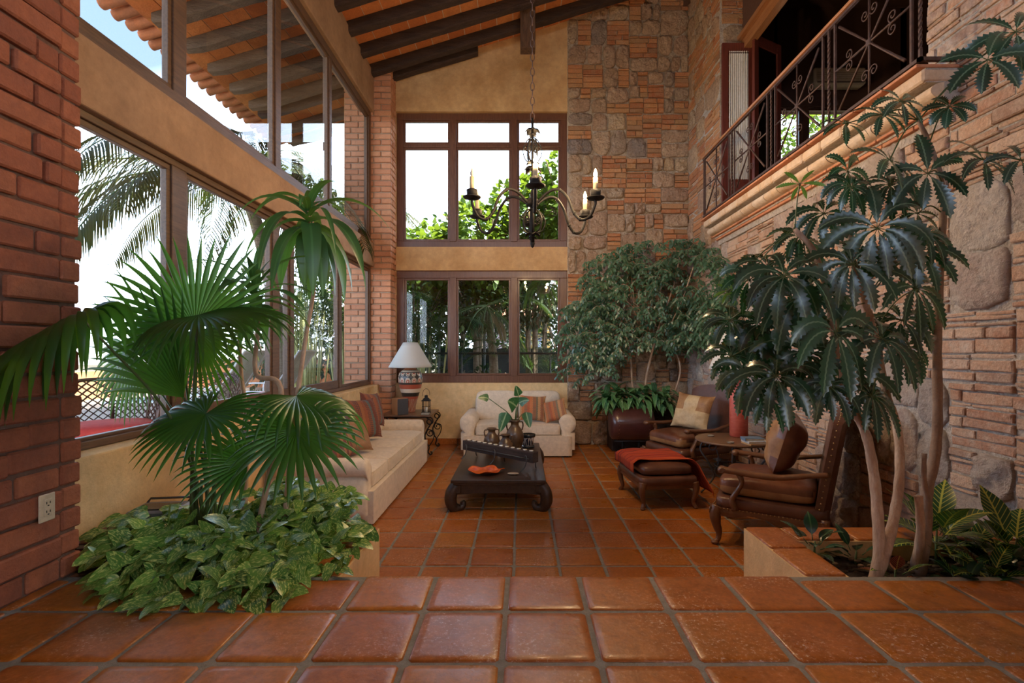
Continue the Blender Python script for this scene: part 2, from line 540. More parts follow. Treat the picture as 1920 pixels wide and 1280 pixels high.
M_MORTARW = surf('pale_mortar', (.66, .60, .53), rough=.95, col2=(.54, .47, .40), scale=8, bump=1.0, bscale=20, dist=.07, grain=.35)
limewash(M_STONEW); limewash(M_WBRICKP, lo=.56)
limewash(M_STONE, (.60, .50, .38), .56, .68, 1.6); limewash(M_WBRICK, (.58, .46, .33), .60, .72, 1.6)
M_PIERM = surf('pier_mortar', (.38, .27, .18), rough=.95, col2=(.30, .2, .14), scale=12, bump=.6, bscale=50)
M_DARKM = surf('dark_mortar', (.13, .07, .05), rough=.95, col2=(.17, .1, .07), scale=12, bump=.6, bscale=50)
M_FRAME = surf('window_wood', (.095, .032, .013), rough=.42, col2=(.15, .060, .025), scale=5, bump=.15, bscale=30, stretch=(14, 14, 1.2), coat=.2)
M_FRAMED = surf('dark_window_wood', (.09, .035, .022), rough=.45, col2=(.13, .055, .03), scale=5, bump=.15, bscale=30, stretch=(14, 14, 1.2))
M_FRAMEG = surf('weathered_wood', (.15, .082, .042), rough=.5, col2=(.085, .048, .028), scale=5, bump=.2, bscale=30, stretch=(10, 1, 10))
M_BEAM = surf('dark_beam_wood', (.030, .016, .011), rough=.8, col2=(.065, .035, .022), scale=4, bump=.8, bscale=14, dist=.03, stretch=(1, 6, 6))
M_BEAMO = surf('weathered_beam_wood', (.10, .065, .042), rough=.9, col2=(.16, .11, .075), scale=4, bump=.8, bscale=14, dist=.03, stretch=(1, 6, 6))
M_DECK = surf('roof_brick', (.48, .15, .045), rough=.85, col2=(.40, .12, .04), scale=8, bump=.4, bscale=40,
              island_stops=[(0, (.50, .145, .038)), (.5, (.62, .21, .06)), (1, (.70, .28, .09))])
M_ROOFT = surf('roof_tile', (.45, .17, .08), rough=.85, col2=(.36, .15, .08), scale=8, bump=.4, bscale=30, island=.25)
M_IRON = surf('black_iron', (.012, .011, .011), rough=.6, metal=.0, spec=.25, bump=.3, bscale=60)
M_IRONB = surf('rusty_iron', (.10, .055, .040), rough=.55, metal=.4, col2=(.06, .035, .028), scale=20, bump=.3, bscale=60)
M_IRONG = surf('grey_iron', (.09, .095, .10), rough=.5, metal=.4, bump=.3, bscale=60)
M_SOIL = surf('soil', (.035, .022, .015), rough=1, col2=(.07, .045, .03), scale=14, bump=1, bscale=40, dist=.05)
M_LEDGE = surf('ledge_brick', (.55, .32, .16), rough=.85, col2=(.66, .56, .44), scale=6, bump=.5, bscale=40,
               island_stops=[(0, (.50, .33, .20)), (.5, (.60, .42, .26)), (1, (.60, .48, .36))])
M_LEDGET = surf('ledge_tile', (.46, .17, .08), rough=.7, col2=(.52, .24, .12), scale=8, bump=.2, bscale=40, island=.15)

def glass_mat():
    m, nt, b = new_mat('window_glass')
    L = nt.links
    for n in list(nt.nodes): nt.nodes.remove(n)
    out = N(nt, 'ShaderNodeOutputMaterial')
    tr = N(nt, 'ShaderNodeBsdfTransparent'); tr.inputs[0].default_value = (.97, .985, .98, 1)
    gl = N(nt, 'ShaderNodeBsdfGlossy'); gl.inputs['Roughness'].default_value = .0
    fr = N(nt, 'ShaderNodeFresnel'); fr.inputs[0].default_value = 1.6
    mx = N(nt, 'ShaderNodeMixShader')
    L.new(fr.outputs[0], mx.inputs[0]); L.new(tr.outputs[0], mx.inputs[1]); L.new(gl.outputs[0], mx.inputs[2])
    L.new(mx.outputs[0], out.inputs[0])
    return m
M_GLASS = glass_mat()
# ================================================================== the setting
XL, XR, YB = -2.37, 2.77, 8.2          # left wall, right wall, back wall
ZU = .525                              # upper floor level
def struct(mb, name, mats, **kw):
    o = mb.build(name, mats, **kw); o['kind'] = 'structure'; return o

# ------------------------------------------------------------------ floors
def tile(mb, x0, x1, y0, y1, z, r, g=.009, mi=1):
    x0 += g; x1 -= g; y0 += g; y1 -= g
    j = lambda a=.003: r.uniform(-a, a)
    c = [(x0+j(), y0+j()), (x1+j(), y0+j()), (x1+j(), y1+j()), (x0+j(), y1+j())]
    cx, cy = (x0+x1)/2, (y0+y1)/2
    dz = j(.0012); tx = j(.0035); ty = j(.0035)
    rings = [(0, -.010), (.0025, -.003), (.008, 0.0), (.035, .0008)]
    vs = []
    for k, h in rings:
        for i in range(4):
            a = c[i]; b_ = c[(i+1) % 4]
            for t in (.04, .5, .96):
                px = a[0]+(b_[0]-a[0])*t; py = a[1]+(b_[1]-a[1])*t
                px += math.copysign(min(k, abs(cx-px)*.5), cx-px); py += math.copysign(min(k, abs(cy-py)*.5), cy-py)
                vs.append((px, py, z+h+dz+tx*(px-cx)+ty*(py-cy)))
    vs.append((cx, cy, z+.0012+dz))
    fs = []
    for q in range(3):
        for i in range(12):
            j2 = (i+1) % 12
            fs.append((q*12+i, q*12+j2, (q+1)*12+j2, (q+1)*12+i))
    for i in range(12):
        fs.append((36+i, 36+(i+1) % 12, 48))
    mb.add(vs, fs, mi, True)

r = random.Random(3)
mb = MB()
mb.box(-2.9, 3.1, 2.2, 8.3, -.15, -.006, 0)
x = -.058-.33*8
while x < XR:
    y = 3.597-.33*4
    while y < YB-.02:
        a, b_ = max(x, -2.29), min(x+.33, XR)
        if b_-a > .05: tile(mb, a, b_, y, min(y+.33, YB), 0, r)
        y += .33
    x += .33
struct(mb, 'floor', [M_GROUT, M_TILE])

mb = MB()
mb.box(-4, 3.4, -2.5, 2.29, ZU-.3, ZU-.006, 0)
x = -.0657-.33*7
while x < XR:
    y = 1.6546-.33*9
    while y < 2.2:
        y1 = min(y+.33, 2.30)
        yy = y1
        if x > 1.2 or x < -1.0: yy = min(y1, 2.26)
        tile(mb, x, min(x+.33, XR+.1), y, yy, ZU, r)
        y += .33
    x += .33
mb.box(-.85, 1.33, 2.26, 2.295, 0, ZU-.012, 2)
struct(mb, 'floor_upper', [M_GROUT, M_TILE, M_CREAM])
# hidden steps down
mb = MB()
for k in range(2):
    mb.box(-.84, 1.32, 2.295, 2.295+.29*(2-k), 0 + k*.175, .175*(k+1)-.02, 0)
    xx = -.84
    while xx < 1.3:
        tile(mb, xx, min(xx+.309, 1.32), 2.295+(.29*(1-k) if k == 1 else .29), 2.295+.29*(2-k), .175*(k+1), r)
        xx += .309
struct(mb, 'floor_steps', [M_CREAM, M_TILE])

# planter boxes
def planter(name, xa, xb, xo, right):
    mb = MB()
    # xa: inner (aisle) side, xb: wall side, xo: soil edge near the aisle
    lo, hi = min(xa, xo), max(xa, xo)
    mb.box(lo, hi, 2.26, 2.93, 0, ZU-.012, 0)
    lo2, hi2 = min(xo, xb), max(xo, xb)
    mb.box(lo2, hi2, 2.73, 2.93, 0, ZU-.012, 0)
    mb.box(min(xo, xb), max(xo, xb), 2.20, 2.26, 0, ZU-.012, 0)
    y = 2.30
    tile(mb, lo, hi, 2.30, 2.62, ZU, r, .007); tile(mb, lo, hi, 2.62, 2.93, ZU, r, .007)
    if right:
        q = xo
        while q < xb:
            tile(mb, q, min(q+.33, xb), 2.73, 2.93, ZU, r, .007); q += .33
    else:
        q = xo
        while q > xb:
            tile(mb, max(q-.33, xb), q, 2.73, 2.93, ZU, r, .007); q -= .33
    struct(mb, name, [M_CREAM, M_TILE])
planter('trim_1', 1.32, 2.80, 1.53, True)
planter('trim_2', -.844, -2.3, -1.05, False)
def soil(name, x0, x1, y0, y1, z, rr):
    mb = MB()
    mb.grid(lambda u, v: (x0+(x1-x0)*u, y0+(y1-y0)*v, z+.03*noise.noise(Vector((u*9, v*5, rr)))+.012*noise.noise(Vector((u*40, v*20, rr)))), 50, 24, 0)
    q = random.Random(rr)
    for i in range(160):
        a = q.uniform(x0+.03, x1-.03); b_ = q.uniform(y0+.03, y1-.03); s_ = q.uniform(.006, .02)
        mb.superq(a, b_, z+.012, s_*2, s_*1.5, s_, .8, .8, 6, 4, 1, T(0, 0, 0))
    o = mb.build(name, [M_SOIL, surf(name+'_chips', (.12, .08, .05), rough=.95, island=.5)])
    o['kind'] = 'stuff'; return o
so = soil('planter_soil', 1.53, XR, 2.26, 2.73, ZU-.10, 11)
tag(so, 'dark soil and bark chips in the planter under the stone wall', 'soil')
so = soil('planter_soil', -2.29, -1.05, 2.26, 2.73, ZU-.07, 12)
tag(so, 'dark soil under the trailing pothos beside the brick pillar', 'soil')

# ------------------------------------------------------------------ masonry
def masonry(mb, u0, u1, v0, v1, place, rr, brick_mi=0, stone_mi=1, p_stone=.55, big=.5, rough=.04, thin=.35, courses=(.06, .078)):
    """field stones between stacks of brick courses; place(u, v, d) -> point, d out of the wall"""
    def stone(a, b_, c, d):
        a += .010; b_ -= .010; c += .010; d -= .010
        cx, cy, hx, hy = (a+b_)/2, (c+d)/2, (b_-a)/2, (d-c)/2
        n = 16; h = rr.uniform(rough*.6, rough*1.25)
        ph = rr.uniform(0, 9)
        jx, jy = hx*.10, hy*.10
        cor = []
        for (sx_, sy_) in ((-1, -1), (1, -1), (1, 1), (-1, 1)):
            px_, py_ = sx_*hx+rr.uniform(-jx, jx), sy_*hy+rr.uniform(-jy, jy)
            if rr.random() < .72:
                f1, f2 = rr.uniform(.18, .62), rr.uniform(.18, .62)
                q1 = (px_-sx_*hx*f1, py_); q2 = (px_, py_-sy_*hy*f2)
                cor += [q2, q1] if sx_*sy_ < 0 else [q1, q2]
                if sx_*sy_ > 0: cor[-2:] = [q2, q1] if False else cor[-2:]
            else: cor.append((px_, py_))
        cor.sort(key=lambda c_: math.atan2(c_[1], c_[0]))
        n = 20; per = []
        for i in range(len(cor)):
            a1, a2 = cor[i], cor[(i+1) % len(cor)]
            per.append(math.hypot(a2[0]-a1[0], a2[1]-a1[1]))
        tot = sum(per); base = []
        for i in range(n):
            t_ = tot*i/n; k_ = 0
            while t_ > per[k_]: t_ -= per[k_]; k_ += 1
            a1, a2 = cor[k_], cor[(k_+1) % len(cor)]; f1 = t_/max(per[k_], 1e-6)
            base.append((a1[0]+(a2[0]-a1[0])*f1+rr.uniform(-.006, .006), a1[1]+(a2[1]-a1[1])*f1+rr.uniform(-.006, .006)))
        vs = []; fs = []
        rings = [(1, -.005), (.99, h*.62), (.93, h*.92), (.66, h*1.0), (.36, h*1.05)]
        for k, dd in rings:
            for i, (bx, by) in enumerate(base):
                nz = noise.noise(Vector((bx*k*11+ph*7, by*k*11, ph)))*h*.75 if k < .95 else 0
                nz += noise.noise(Vector((bx*k*26+ph*7, by*k*26, ph)))*h*.6 if k < .95 else 0
                vs.append(place(cx+bx*k, cy+by*k, dd+nz))
        vs.append(place(cx, cy, h*1.1))
        for q in range(4):
            for i in range(n):
                j = (i+1) % n
                fs.append((q*n+i, q*n+j, (q+1)*n+j, (q+1)*n+i))
        for i in range(n): fs.append((4*n+i, 4*n+(i+1) % n, 5*n))
        mb.add(vs, fs, stone_mi, True)
    def brick(a, b_, c, d, mi=None):
        if b_-a < .02 or d-c < .012: return
        h = rr.uniform(rough*.35, rough*.95)
        j = lambda q=.004: rr.uniform(-q, q)
        vs = []
        P_ = [(a, c), ((a+b_)/2, c), (b_, c), (b_, d), ((a+b_)/2, d), (a, d)]
        P_ = [(x+j(), y+j()) for x, y in P_]
        cx, cy = (a+b_)/2, (c+d)/2
        for ins, dd in ((0, -.005), (0, h*.8), (.007, h)):
            for (x, y) in P_:
                sx_ = math.copysign(min(ins, abs(x-cx)), cx-x) if abs(x-cx) > .01 else 0
                sy_ = math.copysign(min(ins, abs(y-cy)), cy-y)
                vs.append(place(x+sx_, y+sy_, dd+j(.002)))
        fs = []
        for q in range(2):
            for i in range(6):
                k = (i+1) % 6
                fs.append((q*6+i, q*6+k, (q+1)*6+k, (q+1)*6+i))
        fs.append((12, 13, 16, 17)); fs.append((13, 14, 15, 16))
        mb.add(vs, fs, brick_mi if mi is None else mi, False)
    def stack(a, b_, c, d):
        y = c+.004
        while y < d-.02:
            hh = rr.uniform(*courses) if rr.random() > thin else rr.uniform(.026, .036)
            if y+hh > d: hh = d-y-.002
            if hh < .014: break
            x = a
            while x < b_-.03:
                w = rr.choice((.34, .30, .22, .16, .26)) * rr.uniform(.9, 1.1)
                if x+w > b_-.05: w = b_-x
                sl = rr.uniform(-.004, .004)
                brick(x+.006, x+w-.006, y+sl, y+hh-.012+sl)
                x += w
            y += hh
    def split(a, b_, c, d, dep=0):
        w, h = b_-a, d-c
        if (w > big*1.15 or h > big*.95) or (dep < 2 and w > .8):
            if w > h*1.25 or (w > h*.9 and rr.random() < .4):
                t = a+w*rr.uniform(.36, .64); split(a, t, c, d, dep+1); split(t, b_, c, d, dep+1)
            else:
                t = c+h*rr.uniform(.36, .64); split(a, b_, c, t, dep+1); split(a, b_, t, d, dep+1)
            return
        if w < .09 or h < .05: stack(a, b_, c, d); return
        asp = w/h
        if rr.random() < p_stone and .45 < asp < 2.4 and h > .13: 
            if rr.random() < .35 and w > .3:
                t = a+w*rr.uniform(.4, .6)
                stone(a, t, c, d); 
                if rr.random() < .5: stone(t, b_, c, d)
                else: stack(t, b_, c, d)
            else: stone(a, b_, c, d)
        else: stack(a, b_, c, d)
    split(u0, u1, v0, v1)

# back wall: plaster with the two window openings, stone to the east
mb = MB()
WX0, WX1 = -2.09, .76
mb.box(-2.95, WX1, YB, YB+.3, -.1, 1.02, 1)
mb.box(-2.95, WX1, YB, YB+.3, 2.89, 3.28, 0)
mb.box(-2.95, WX1, YB, YB+.3, 5.53, 8.2, 0)
mb.box(-2.95, WX0, YB, YB+.3, 1.02, 5.53, 0)
mb.box(WX1, 3.3, YB, YB+.32, -.1, 8.4, 2)
rr = random.Random(24)
pb = lambda u, v, d: (u, YB-.012-d, v)
masonry(mb, .765, XR, 0, 7.6, pb, rr, 3, 4, .68, .44, .048, .10, (.070, .092))
struct(mb, 'wall_back', [M_PLASTER, M_CREAM, M_MORTAR, M_WBRICK, M_STONE])

# right wall with the gallery opening
OY0, OY1, OZ0, OZ1 = 3.36, 6.89, 3.33, 7.2
mb = MB()
mb.box(XR, XR+.38, OY1, 8.3, -.1, 8.4, 0)
mb.box(XR, XR+.38, -.75, OY0, -.1, 8.4, 0); mb.box(XR, XR+.38, -2.7, -.75, 3.5, 8.4, 0); mb.box(XR, XR+.38, -2.7, -.75, -.1, .55, 0)  # gap towards the rear: unseen opening, added to bring in side daylight
mb.box(XR, XR+.38, OY0, OY1, -.1, OZ0, 0)
mb.box(XR, XR+.38, OY0, OY1, OZ1, 8.4, 0)
rr = random.Random(33)
pr = lambda u, v, d: (XR+.012-d, u, v)
masonry(mb, OY1, YB-.03, 3.1, 8.0, pr, rr, 1, 2, .5, .5, .036, .15, (.07, .09))
masonry(mb, 4.6, YB-.03, 0, 3.12, pr, rr, 3, 4, .42, .5, .046, .4, (.065, .09))
masonry(mb, -.75, 4.6, 0, 3.12, pr, rr, 3, 4, .62, .60, .046, .45, (.06, .095))
masonry(mb, .6, OY0, 3.12, 6.5, pr, rr, 3, 4, .75, .85, .036, .4)
# jamb of the opening, facing the room's south
pj = lambda u, v, d: (u, OY1-.0-d, v)
masonry(mb, XR+.02, XR+.38, 3.35, 8.0, pj, rr, 1, 2, .5, .4, .03, .25)
struct(mb, 'wall_right', [M_MORTARW, M_WBRICK, M_STONE, M_WBRICKP, M_STONEW])

# left wall: sill wall, middle beam, top band
mb = MB()
mb.box(-2.62, -2.29, 2.30, YB, -.2, 1.015, 0)
mb.box(-2.60, XL, 2.28, 7.93, 2.90, 3.28, 1)
mb.box(-2.60, XL, 0.5, 7.93, 5.38, 6.02, 1)
struct(mb, 'wall_left', [M_CREAM, M_SAND], bevel=.012)

# unseen rear of the room, closed to dim the front; high opening added for daylight
mb = MB()
mb.box(-2.9, -2.3, -2.7, -2.45, 4.55, 5.55, 0); mb.box(2.5, 3.1, -2.7, -2.45, 4.55, 5.55, 0); mb.box(-2.9, 3.1, -2.7, -2.45, 0, 4.55, 0); mb.box(-2.9, 3.1, -2.7, -2.45, 5.55, 7.6, 0)
struct(mb, 'wall_rear', [M_PLASTER])
mb = MB(); mb.box(-2.75, XL-.05, -2.7, 2.3, 5.1, 6.05, 0)
struct(mb, 'wall_left_upper', [M_SAND])

# brick piers
def pier(name, x0, x1, y0, y1, z0, z1, ch, rr, mats, L=.30, jit=.008, g=.012, depth=.1):
    mb = MB()
    mb.box(x0+.02, x1-.02, y0+.02, y1-.02, z0, z1, 0)
    z = z0; k = 0
    while z < z1:
        h = ch-g
        for face in range(4):
            # 0: south (y0), 1: east (x1), 2: north (y1), 3: west (x0)
            if face in (0, 2):
                a, b_ = x0, x1
            else:
                a, b_ = y0+depth, y1-depth
            p = a; i = 0
            while p < b_-.02:
                w = L*.5 if (k % 2 == 0 and i == 0) else L
                if face in (1, 3): w *= rr.uniform(.90, 1.08)
                if p+w > b_-.06: w = b_-p
                c = (p+p+w)/2
                jj = rr.uniform(-jit, jit)
                dj = rr.uniform(-.003, .003)
                if face == 0: mb.cbox(c, y0+depth/2+jj, z+h/2+dj, w-g, depth, h, .008, 1)
                elif face == 2: mb.cbox(c, y1-depth/2+jj, z+h/2+dj, w-g, depth, h, .008, 1)
                elif face == 1: mb.cbox(x1-depth/2+jj, c, z+h/2+dj, depth, w-g, h, .008, 1)
                else: mb.cbox(x0+depth/2+jj, c, z+h/2+dj, depth, w-g, h, .008, 1)
                p += w; i += 1
        z += ch; k += 1
    return struct(mb, name, mats)
pier('wall_left_pier', -2.86, -2.09, 7.92, 8.35, -.05, 6.3, .0945, random.Random(5), [M_PIERM, M_BRICK], L=.24, g=.016)
pier('wall_left_pillar', -2.75, -2.09, -2.4, 2.35, ZU-.1, 5.2, .105, random.Random(6), [M_DARKM, M_BRICKD], L=.32, jit=.010, g=.014)

# ------------------------------------------------------------------ baseboard: a course of tile along the back wall
mb = MB()
x = -2.05
while x < .75:
    w = min(.33, .76-x)
    mb.cbox(x+w/2, YB-.012, .05, w-.012, .02, .10, .004, 1)
    x += .33
mb.box(-2.09, .76, YB-.012, YB, 0, .10, 0)
struct(mb, 'baseboard_back', [M_GROUT, M_TILE])

# ------------------------------------------------------------------ windows
def window(name, axis, p, a0, a1, z0, z1, posts, rails, fw=.10, dp=.08, mats=None, pw=.09, sash=.035, rail_w=.06, low=None):
    """frame in the plane axis=p; a0..a1 along the other axis. posts: (position, width)"""
    root = empty(name, (0, 0, 0)); root['kind'] = 'structure'
    def bx(mb, a, b_, c, d, q0, q1, mi=0):
        if axis == 'y': mb.box(a, b_, q0, q1, c, d, mi)
        else: mb.box(q0, q1, a, b_, c, d, mi)
    mb = MB()
    q0, q1 = p, p+dp
    bx(mb, a0, a1, z0, z0+fw, q0, q1); bx(mb, a0, a1, z1-fw, z1, q0, q1)
    bx(mb, a0, a0+fw, z0+fw, z1-fw, q0, q1); bx(mb, a1-fw, a1, z0+fw, z1-fw, q0, q1)
    o = mb.build('window_frame', mats, root, bevel=.006); o['kind'] = 'structure'
    edges = [a0+fw]
    for (c, w) in posts:
        m2 = MB(); bx(m2, c-w/2, c+w/2, z0+fw*.9, z1-fw*.9, q0-.012, q1-.005)
        o = m2.build('mullion', mats, root, bevel=.006); o['kind'] = 'structure'
        edges += [c-w/2, c+w/2]
    edges.append(a1-fw)
    for zr in rails:
        m2 = MB(); bx(m2, a0+fw*.9, a1-fw*.9, zr-rail_w/2, zr+rail_w/2, q0+.006, q1-.008)
        o = m2.build('transom', mats, root, bevel=.006); o['kind'] = 'structure'
    zs = [z0+fw] + [v for zr in rails for v in (zr-rail_w/2, zr+rail_w/2)] + [z1-fw]
    for i in range(0, len(edges), 2):
        a, b_ = edges[i], edges[i+1]
        for k in range(0, len(zs), 2):
            c, d = zs[k], zs[k+1]
            m2 = MB()
            s_ = sash; sl = low[i//2] if low else sash
            bx(m2, a, b_, c, c+sl, q0+.02, q1-.02); bx(m2, a, b_, d-s_, d, q0+.02, q1-.02)
            bx(m2, a, a+s_, c+sl, d-s_, q0+.02, q1-.02); bx(m2, b_-s_, b_, c+sl, d-s_, q0+.02, q1-.02)
            o = m2.build('sash', mats, root, bevel=.004); o['kind'] = 'structure'
            g = MB(); mid = (q0+q1)/2
            if axis == 'y': g.add([(a+s_, mid, c+s_), (b_-s_, mid, c+s_), (b_-s_, mid, d-s_), (a+s_, mid, d-s_)], [(0, 1, 2, 3)])
            else: g.add([(mid, a+s_, c+s_), (mid, b_-s_, c+s_), (mid, b_-s_, d-s_), (mid, a+s_, d-s_)], [(0, 1, 2, 3)])
            o = g.build('window_pane', M_GLASS, root); o['kind'] = 'structure'
    return root
bp = [(-1.15, .11), (-.125, .11)]
window('window_1', 'y', YB+.06, WX0, WX1, 3.28, 5.53, bp, [4.99], fw=.11, mats=M_FRAME)
window('window_2', 'y', YB+.06, WX0, WX1, 1.02, 2.89, bp, [], fw=.12, mats=M_FRAME)
# west windows
window('window_3', 'x', -2.50, 2.36, 7.92, 3.28, 5.38, [(3.50, .12), (4.92, .10), (6.27, .08)], [], fw=.10, mats=M_FRAMEG)
window('window_4', 'x', -2.50, 2.36, 7.92, 1.02, 2.90, [(3.50, .15), (4.88, .12), (5.22, .08), (6.62, .09)], [], fw=.045, mats=M_FRAMEG, low=[.02, .10, .10, .10, .03])

# ------------------------------------------------------------------ roof
SL = .304
zr = lambda X: 5.92+SL*(X-XL)
ang = math.atan(SL)
RY0, RY1 = -2.4, 9.3
XE = -4.30
def rafter(mb, y, x0, x1, w=.145, h=.16, seed=0, mi=0):
    n = 18
    def ring(t):
        X = x0+(x1-x0)*t
        Z = zr(X)
        js = [.010*noise.noise(Vector((t*9+seed*3.1, k*4.0, seed))) for k in range(8)]
        tap = 1.0
        if X < XE+.22: tap = .55+.45*((X-x0)/.22)
        w2 = w/2
        pts = [(-w2, .015), (-w2+.02, 0), (w2-.02, 0), (w2, .015), (w2, h-.01), (w2-.01, h), (-w2+.01, h), (-w2, h-.01)]
        return [(X, y+a+js[k], Z+(b_ if b_ > h*.5 else b_+(1-tap)*h*.7)+js[(k+3) % 8]) for k, (a, b_) in enumerate(pts)]
    vs = []; fs = []
    for i in range(n+1): vs += ring(i/n)
    for i in range(n):
        for j in range(8):
            j2 = (j+1) % 8
            fs.append((i*8+j, (i+1)*8+j, (i+1)*8+j2, i*8+j2))
    fs.append(tuple(range(8))); fs.append(tuple(n*8+j for j in range(8))[::-1])
    mb.add(vs, fs, mi, False)
k = 0
y = 7.84
while y > RY0:
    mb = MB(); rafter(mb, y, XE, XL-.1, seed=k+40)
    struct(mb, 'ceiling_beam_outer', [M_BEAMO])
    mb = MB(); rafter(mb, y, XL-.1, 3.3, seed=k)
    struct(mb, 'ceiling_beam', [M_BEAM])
    y -= .51; k += 1
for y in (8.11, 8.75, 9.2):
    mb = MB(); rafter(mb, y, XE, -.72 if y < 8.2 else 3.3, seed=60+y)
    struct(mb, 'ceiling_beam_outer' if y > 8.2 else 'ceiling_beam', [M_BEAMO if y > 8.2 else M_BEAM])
# deck of flat bricks over the rafters
mb = MB()
rr = random.Random(9)
x = XE-.12
while x < 3.3:
    y = 7.84+.51*3
    while y > RY0-.4:
        zz = zr(x)+.16
        c = .004
        a, b_ = x+.006, x+.252-.006
        z0, z1 = zr(a)+.162, zr(b_)+.162
        dz = rr.uniform(-.003, .003)
        vs = [(a, y-.51+c, z0+dz), (b_, y-.51+c, z1+dz), (b_, y-c, z1+dz), (a, y-c, z0+dz),
              (a, y-.51+c, z0+.03), (b_, y-.51+c, z1+.03), (b_, y-c, z1+.03), (a, y-c, z0+.03)]
        mb.add(vs, [(0,3,2,1),(4,5,6,7),(0,1,5,4),(1,2,6,5),(2,3,7,6),(3,0,4,7)], 1)
        y -= .51
    x += .252
a, b_ = XE-.1, 3.3
mb.add([(a, RY0-.4, zr(a)+.171), (b_, RY0-.4, zr(b_)+.171), (b_, RY1+.2, zr(b_)+.171), (a, RY1+.2, zr(a)+.171),
        (a, RY0-.4, zr(a)+.26), (b_, RY0-.4, zr(b_)+.26), (b_, RY1+.2, zr(b_)+.26), (a, RY1+.2, zr(a)+.26)],
       [(0,3,2,1),(4,5,6,7),(0,1,5,4),(1,2,6,5),(2,3,7,6),(3,0,4,7)], 0)
# barrel tiles along the eave
y = RY0-.3; i = 0
while y < RY1+.1:
    cx_ = XE-.42+rr.uniform(-.02, .02)
    for s_ in range(2):
        x0 = cx_+s_*.24
        for (rad, off, up) in ((.085, 0, 1), (.075, .095, -1)):
            def fn(u, v, x0=x0, rad=rad, off=off, up=up, y=y):
                X = x0+.36*v
                th = PI*u
                rd = rad*(1-.12*v)
                return (X, y+off+rd*math.cos(th), zr(X)+.20+s_*.012+(.03 if up > 0 else .075)+up*rd*math.sin(th)*.8)
            mb.grid(fn, 8, 2, 2)
    y += .19
o = struct(mb, 'ceiling', [surf('roof_mortar', (.62, .52, .40), rough=.95, bump=.3), M_DECK, M_ROOFT])

# hanging king post near the back wall
mb = MB()
mb.box(-.02, .21, 7.50, 7.68, 6.16, 7.2)
struct(mb, 'ceiling_post', [surf('post_wood', (.16, .085, .045), rough=.85, col2=(.08, .042, .025), scale=6, bump=.8, bscale=18, stretch=(4, 4, 1))], bevel=.01)
# ================================================================== upper gallery on the right
M_RAIL = surf('handrail_wood', (.30, .12, .045), rough=.4, col2=(.40, .19, .08), scale=5, bump=.15, bscale=30, stretch=(12, 1, 12), coat=.2)
M_DOORW = surf('mahogany', (.16, .035, .02), rough=.4, col2=(.10, .022, .014), scale=5, bump=.1, bscale=30, stretch=(12, 12, 1), coat=.25)
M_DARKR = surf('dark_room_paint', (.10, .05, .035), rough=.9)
M_CURT = surf('curtain_linen', (.62, .60, .54), rough=.95, bump=.1, bscale=200)

# ledge
mb = MB()
LY0, LY1 = 3.10, 6.86
def ledge_brick_run(x0, z0, z1, L, c, mi, y0=LY0, y1=LY1, x1=XR+.06):
    y = y0
    while y < y1-.03:
        w = min(L, y1-y)
        mb.cbox((x0+x1)/2, y+w/2, (z0+z1)/2, x1-x0, w-.010, z1-z0, c, mi)
        y += L
mb.box(2.55, XR+.38, LY0+.012, LY1, 3.26, 3.352, 0); mb.box(2.66, XR+.38, LY0+.012, LY1, 3.15, 3.26, 0); mb.box(2.69, XR+.1, LY0+.02, LY1, 3.11, 3.15, 0)
mb.box(2.735, XR+.1, LY0+.03, LY1, 3.02, 3.12, 0)
ledge_brick_run(2.485, 3.352, 3.372, .30, .003, 2, x1=XR+.3)
ledge_brick_run(2.525, 3.262, 3.345, .27, .012, 1)
# half-round course
y = LY0
while y < LY1-.03:
    w = min(.27, LY1-y)
    def fn(u, v, y=y, w=w):
        th = -PI/2+PI*u
        return (2.66-.085*math.cos(th), y+.005+(w-.01)*v, 3.205+.052*math.sin(th))
    mb.grid(lambda u, v: fn(1-u, v), 10, 2, 1)
    yy = y+.005
    vs = [(2.66-.085*math.cos(-PI/2+PI*i/10), yy, 3.205+.052*math.sin(-PI/2+PI*i/10)) for i in range(11)]
    mb.add(vs, [tuple(range(11))[::-1]], 1)
    y += .27
ledge_brick_run(2.655, 3.128, 3.148, .30, .004, 2)
ledge_brick_run(2.70, 3.085, 3.118, .30, .004, 2)
o = mb.build('gallery_ledge_trim', [M_MORTARW, M_LEDGE, M_LEDGET]); o['kind'] = 'structure'

# railing
GX = 2.53
ra = empty('balcony_railing', (GX, 5.0, 3.37), 'wrought iron balcony railing with starburst panels, scrolls and a wooden handrail above the stone wall', 'railing')
def loc(p): return Vector(p)-Vector((GX, 5.0, 3.37))
mb = MB(); mb.box(-.03, .03, 3.12-5, 6.86-5, .845, .872); mb.box(-.02, .02, 3.12-5, 6.86-5, .872, .882)
mb.build('handrail', M_RAIL, ra, bevel=.006)
mb = MB(); mb.box(-.012, .012, 3.12-5, 6.86-5, .825, .845); mb.build('top_bar', M_IRONB, ra)
mb = MB(); mb.box(-.012, .012, 3.12-5, 6.86-5, .035, .058)
mb.box(-.012, .27, 3.12-5, 3.145-5, .035, .058); mb.build('bottom_bar', M_IRONB, ra)
panels = [(6.80, 6.02), (5.86, 5.08), (4.92, 4.14), (3.98, 3.20)]
def twist_bar(y):
    m2 = MB(); n = 60; vs = []; fs = []
    for i in range(n+1):
        z = .058+.767*i/n
        a = i/n*PI*9 if .08 < i/n < .92 else 0
        for j in range(4):
            an = a+PI/4+PI/2*j
            vs.append((.0115*math.cos(an), y+.0115*math.sin(an), z))
    for i in range(n):
        for j in range(4):
            fs.append((i*4+j, i*4+(j+1) % 4, (i+1)*4+(j+1) % 4, (i+1)*4+j))
    m2.add(vs, fs); return m2.build('twisted_baluster', M_IRONB, ra)
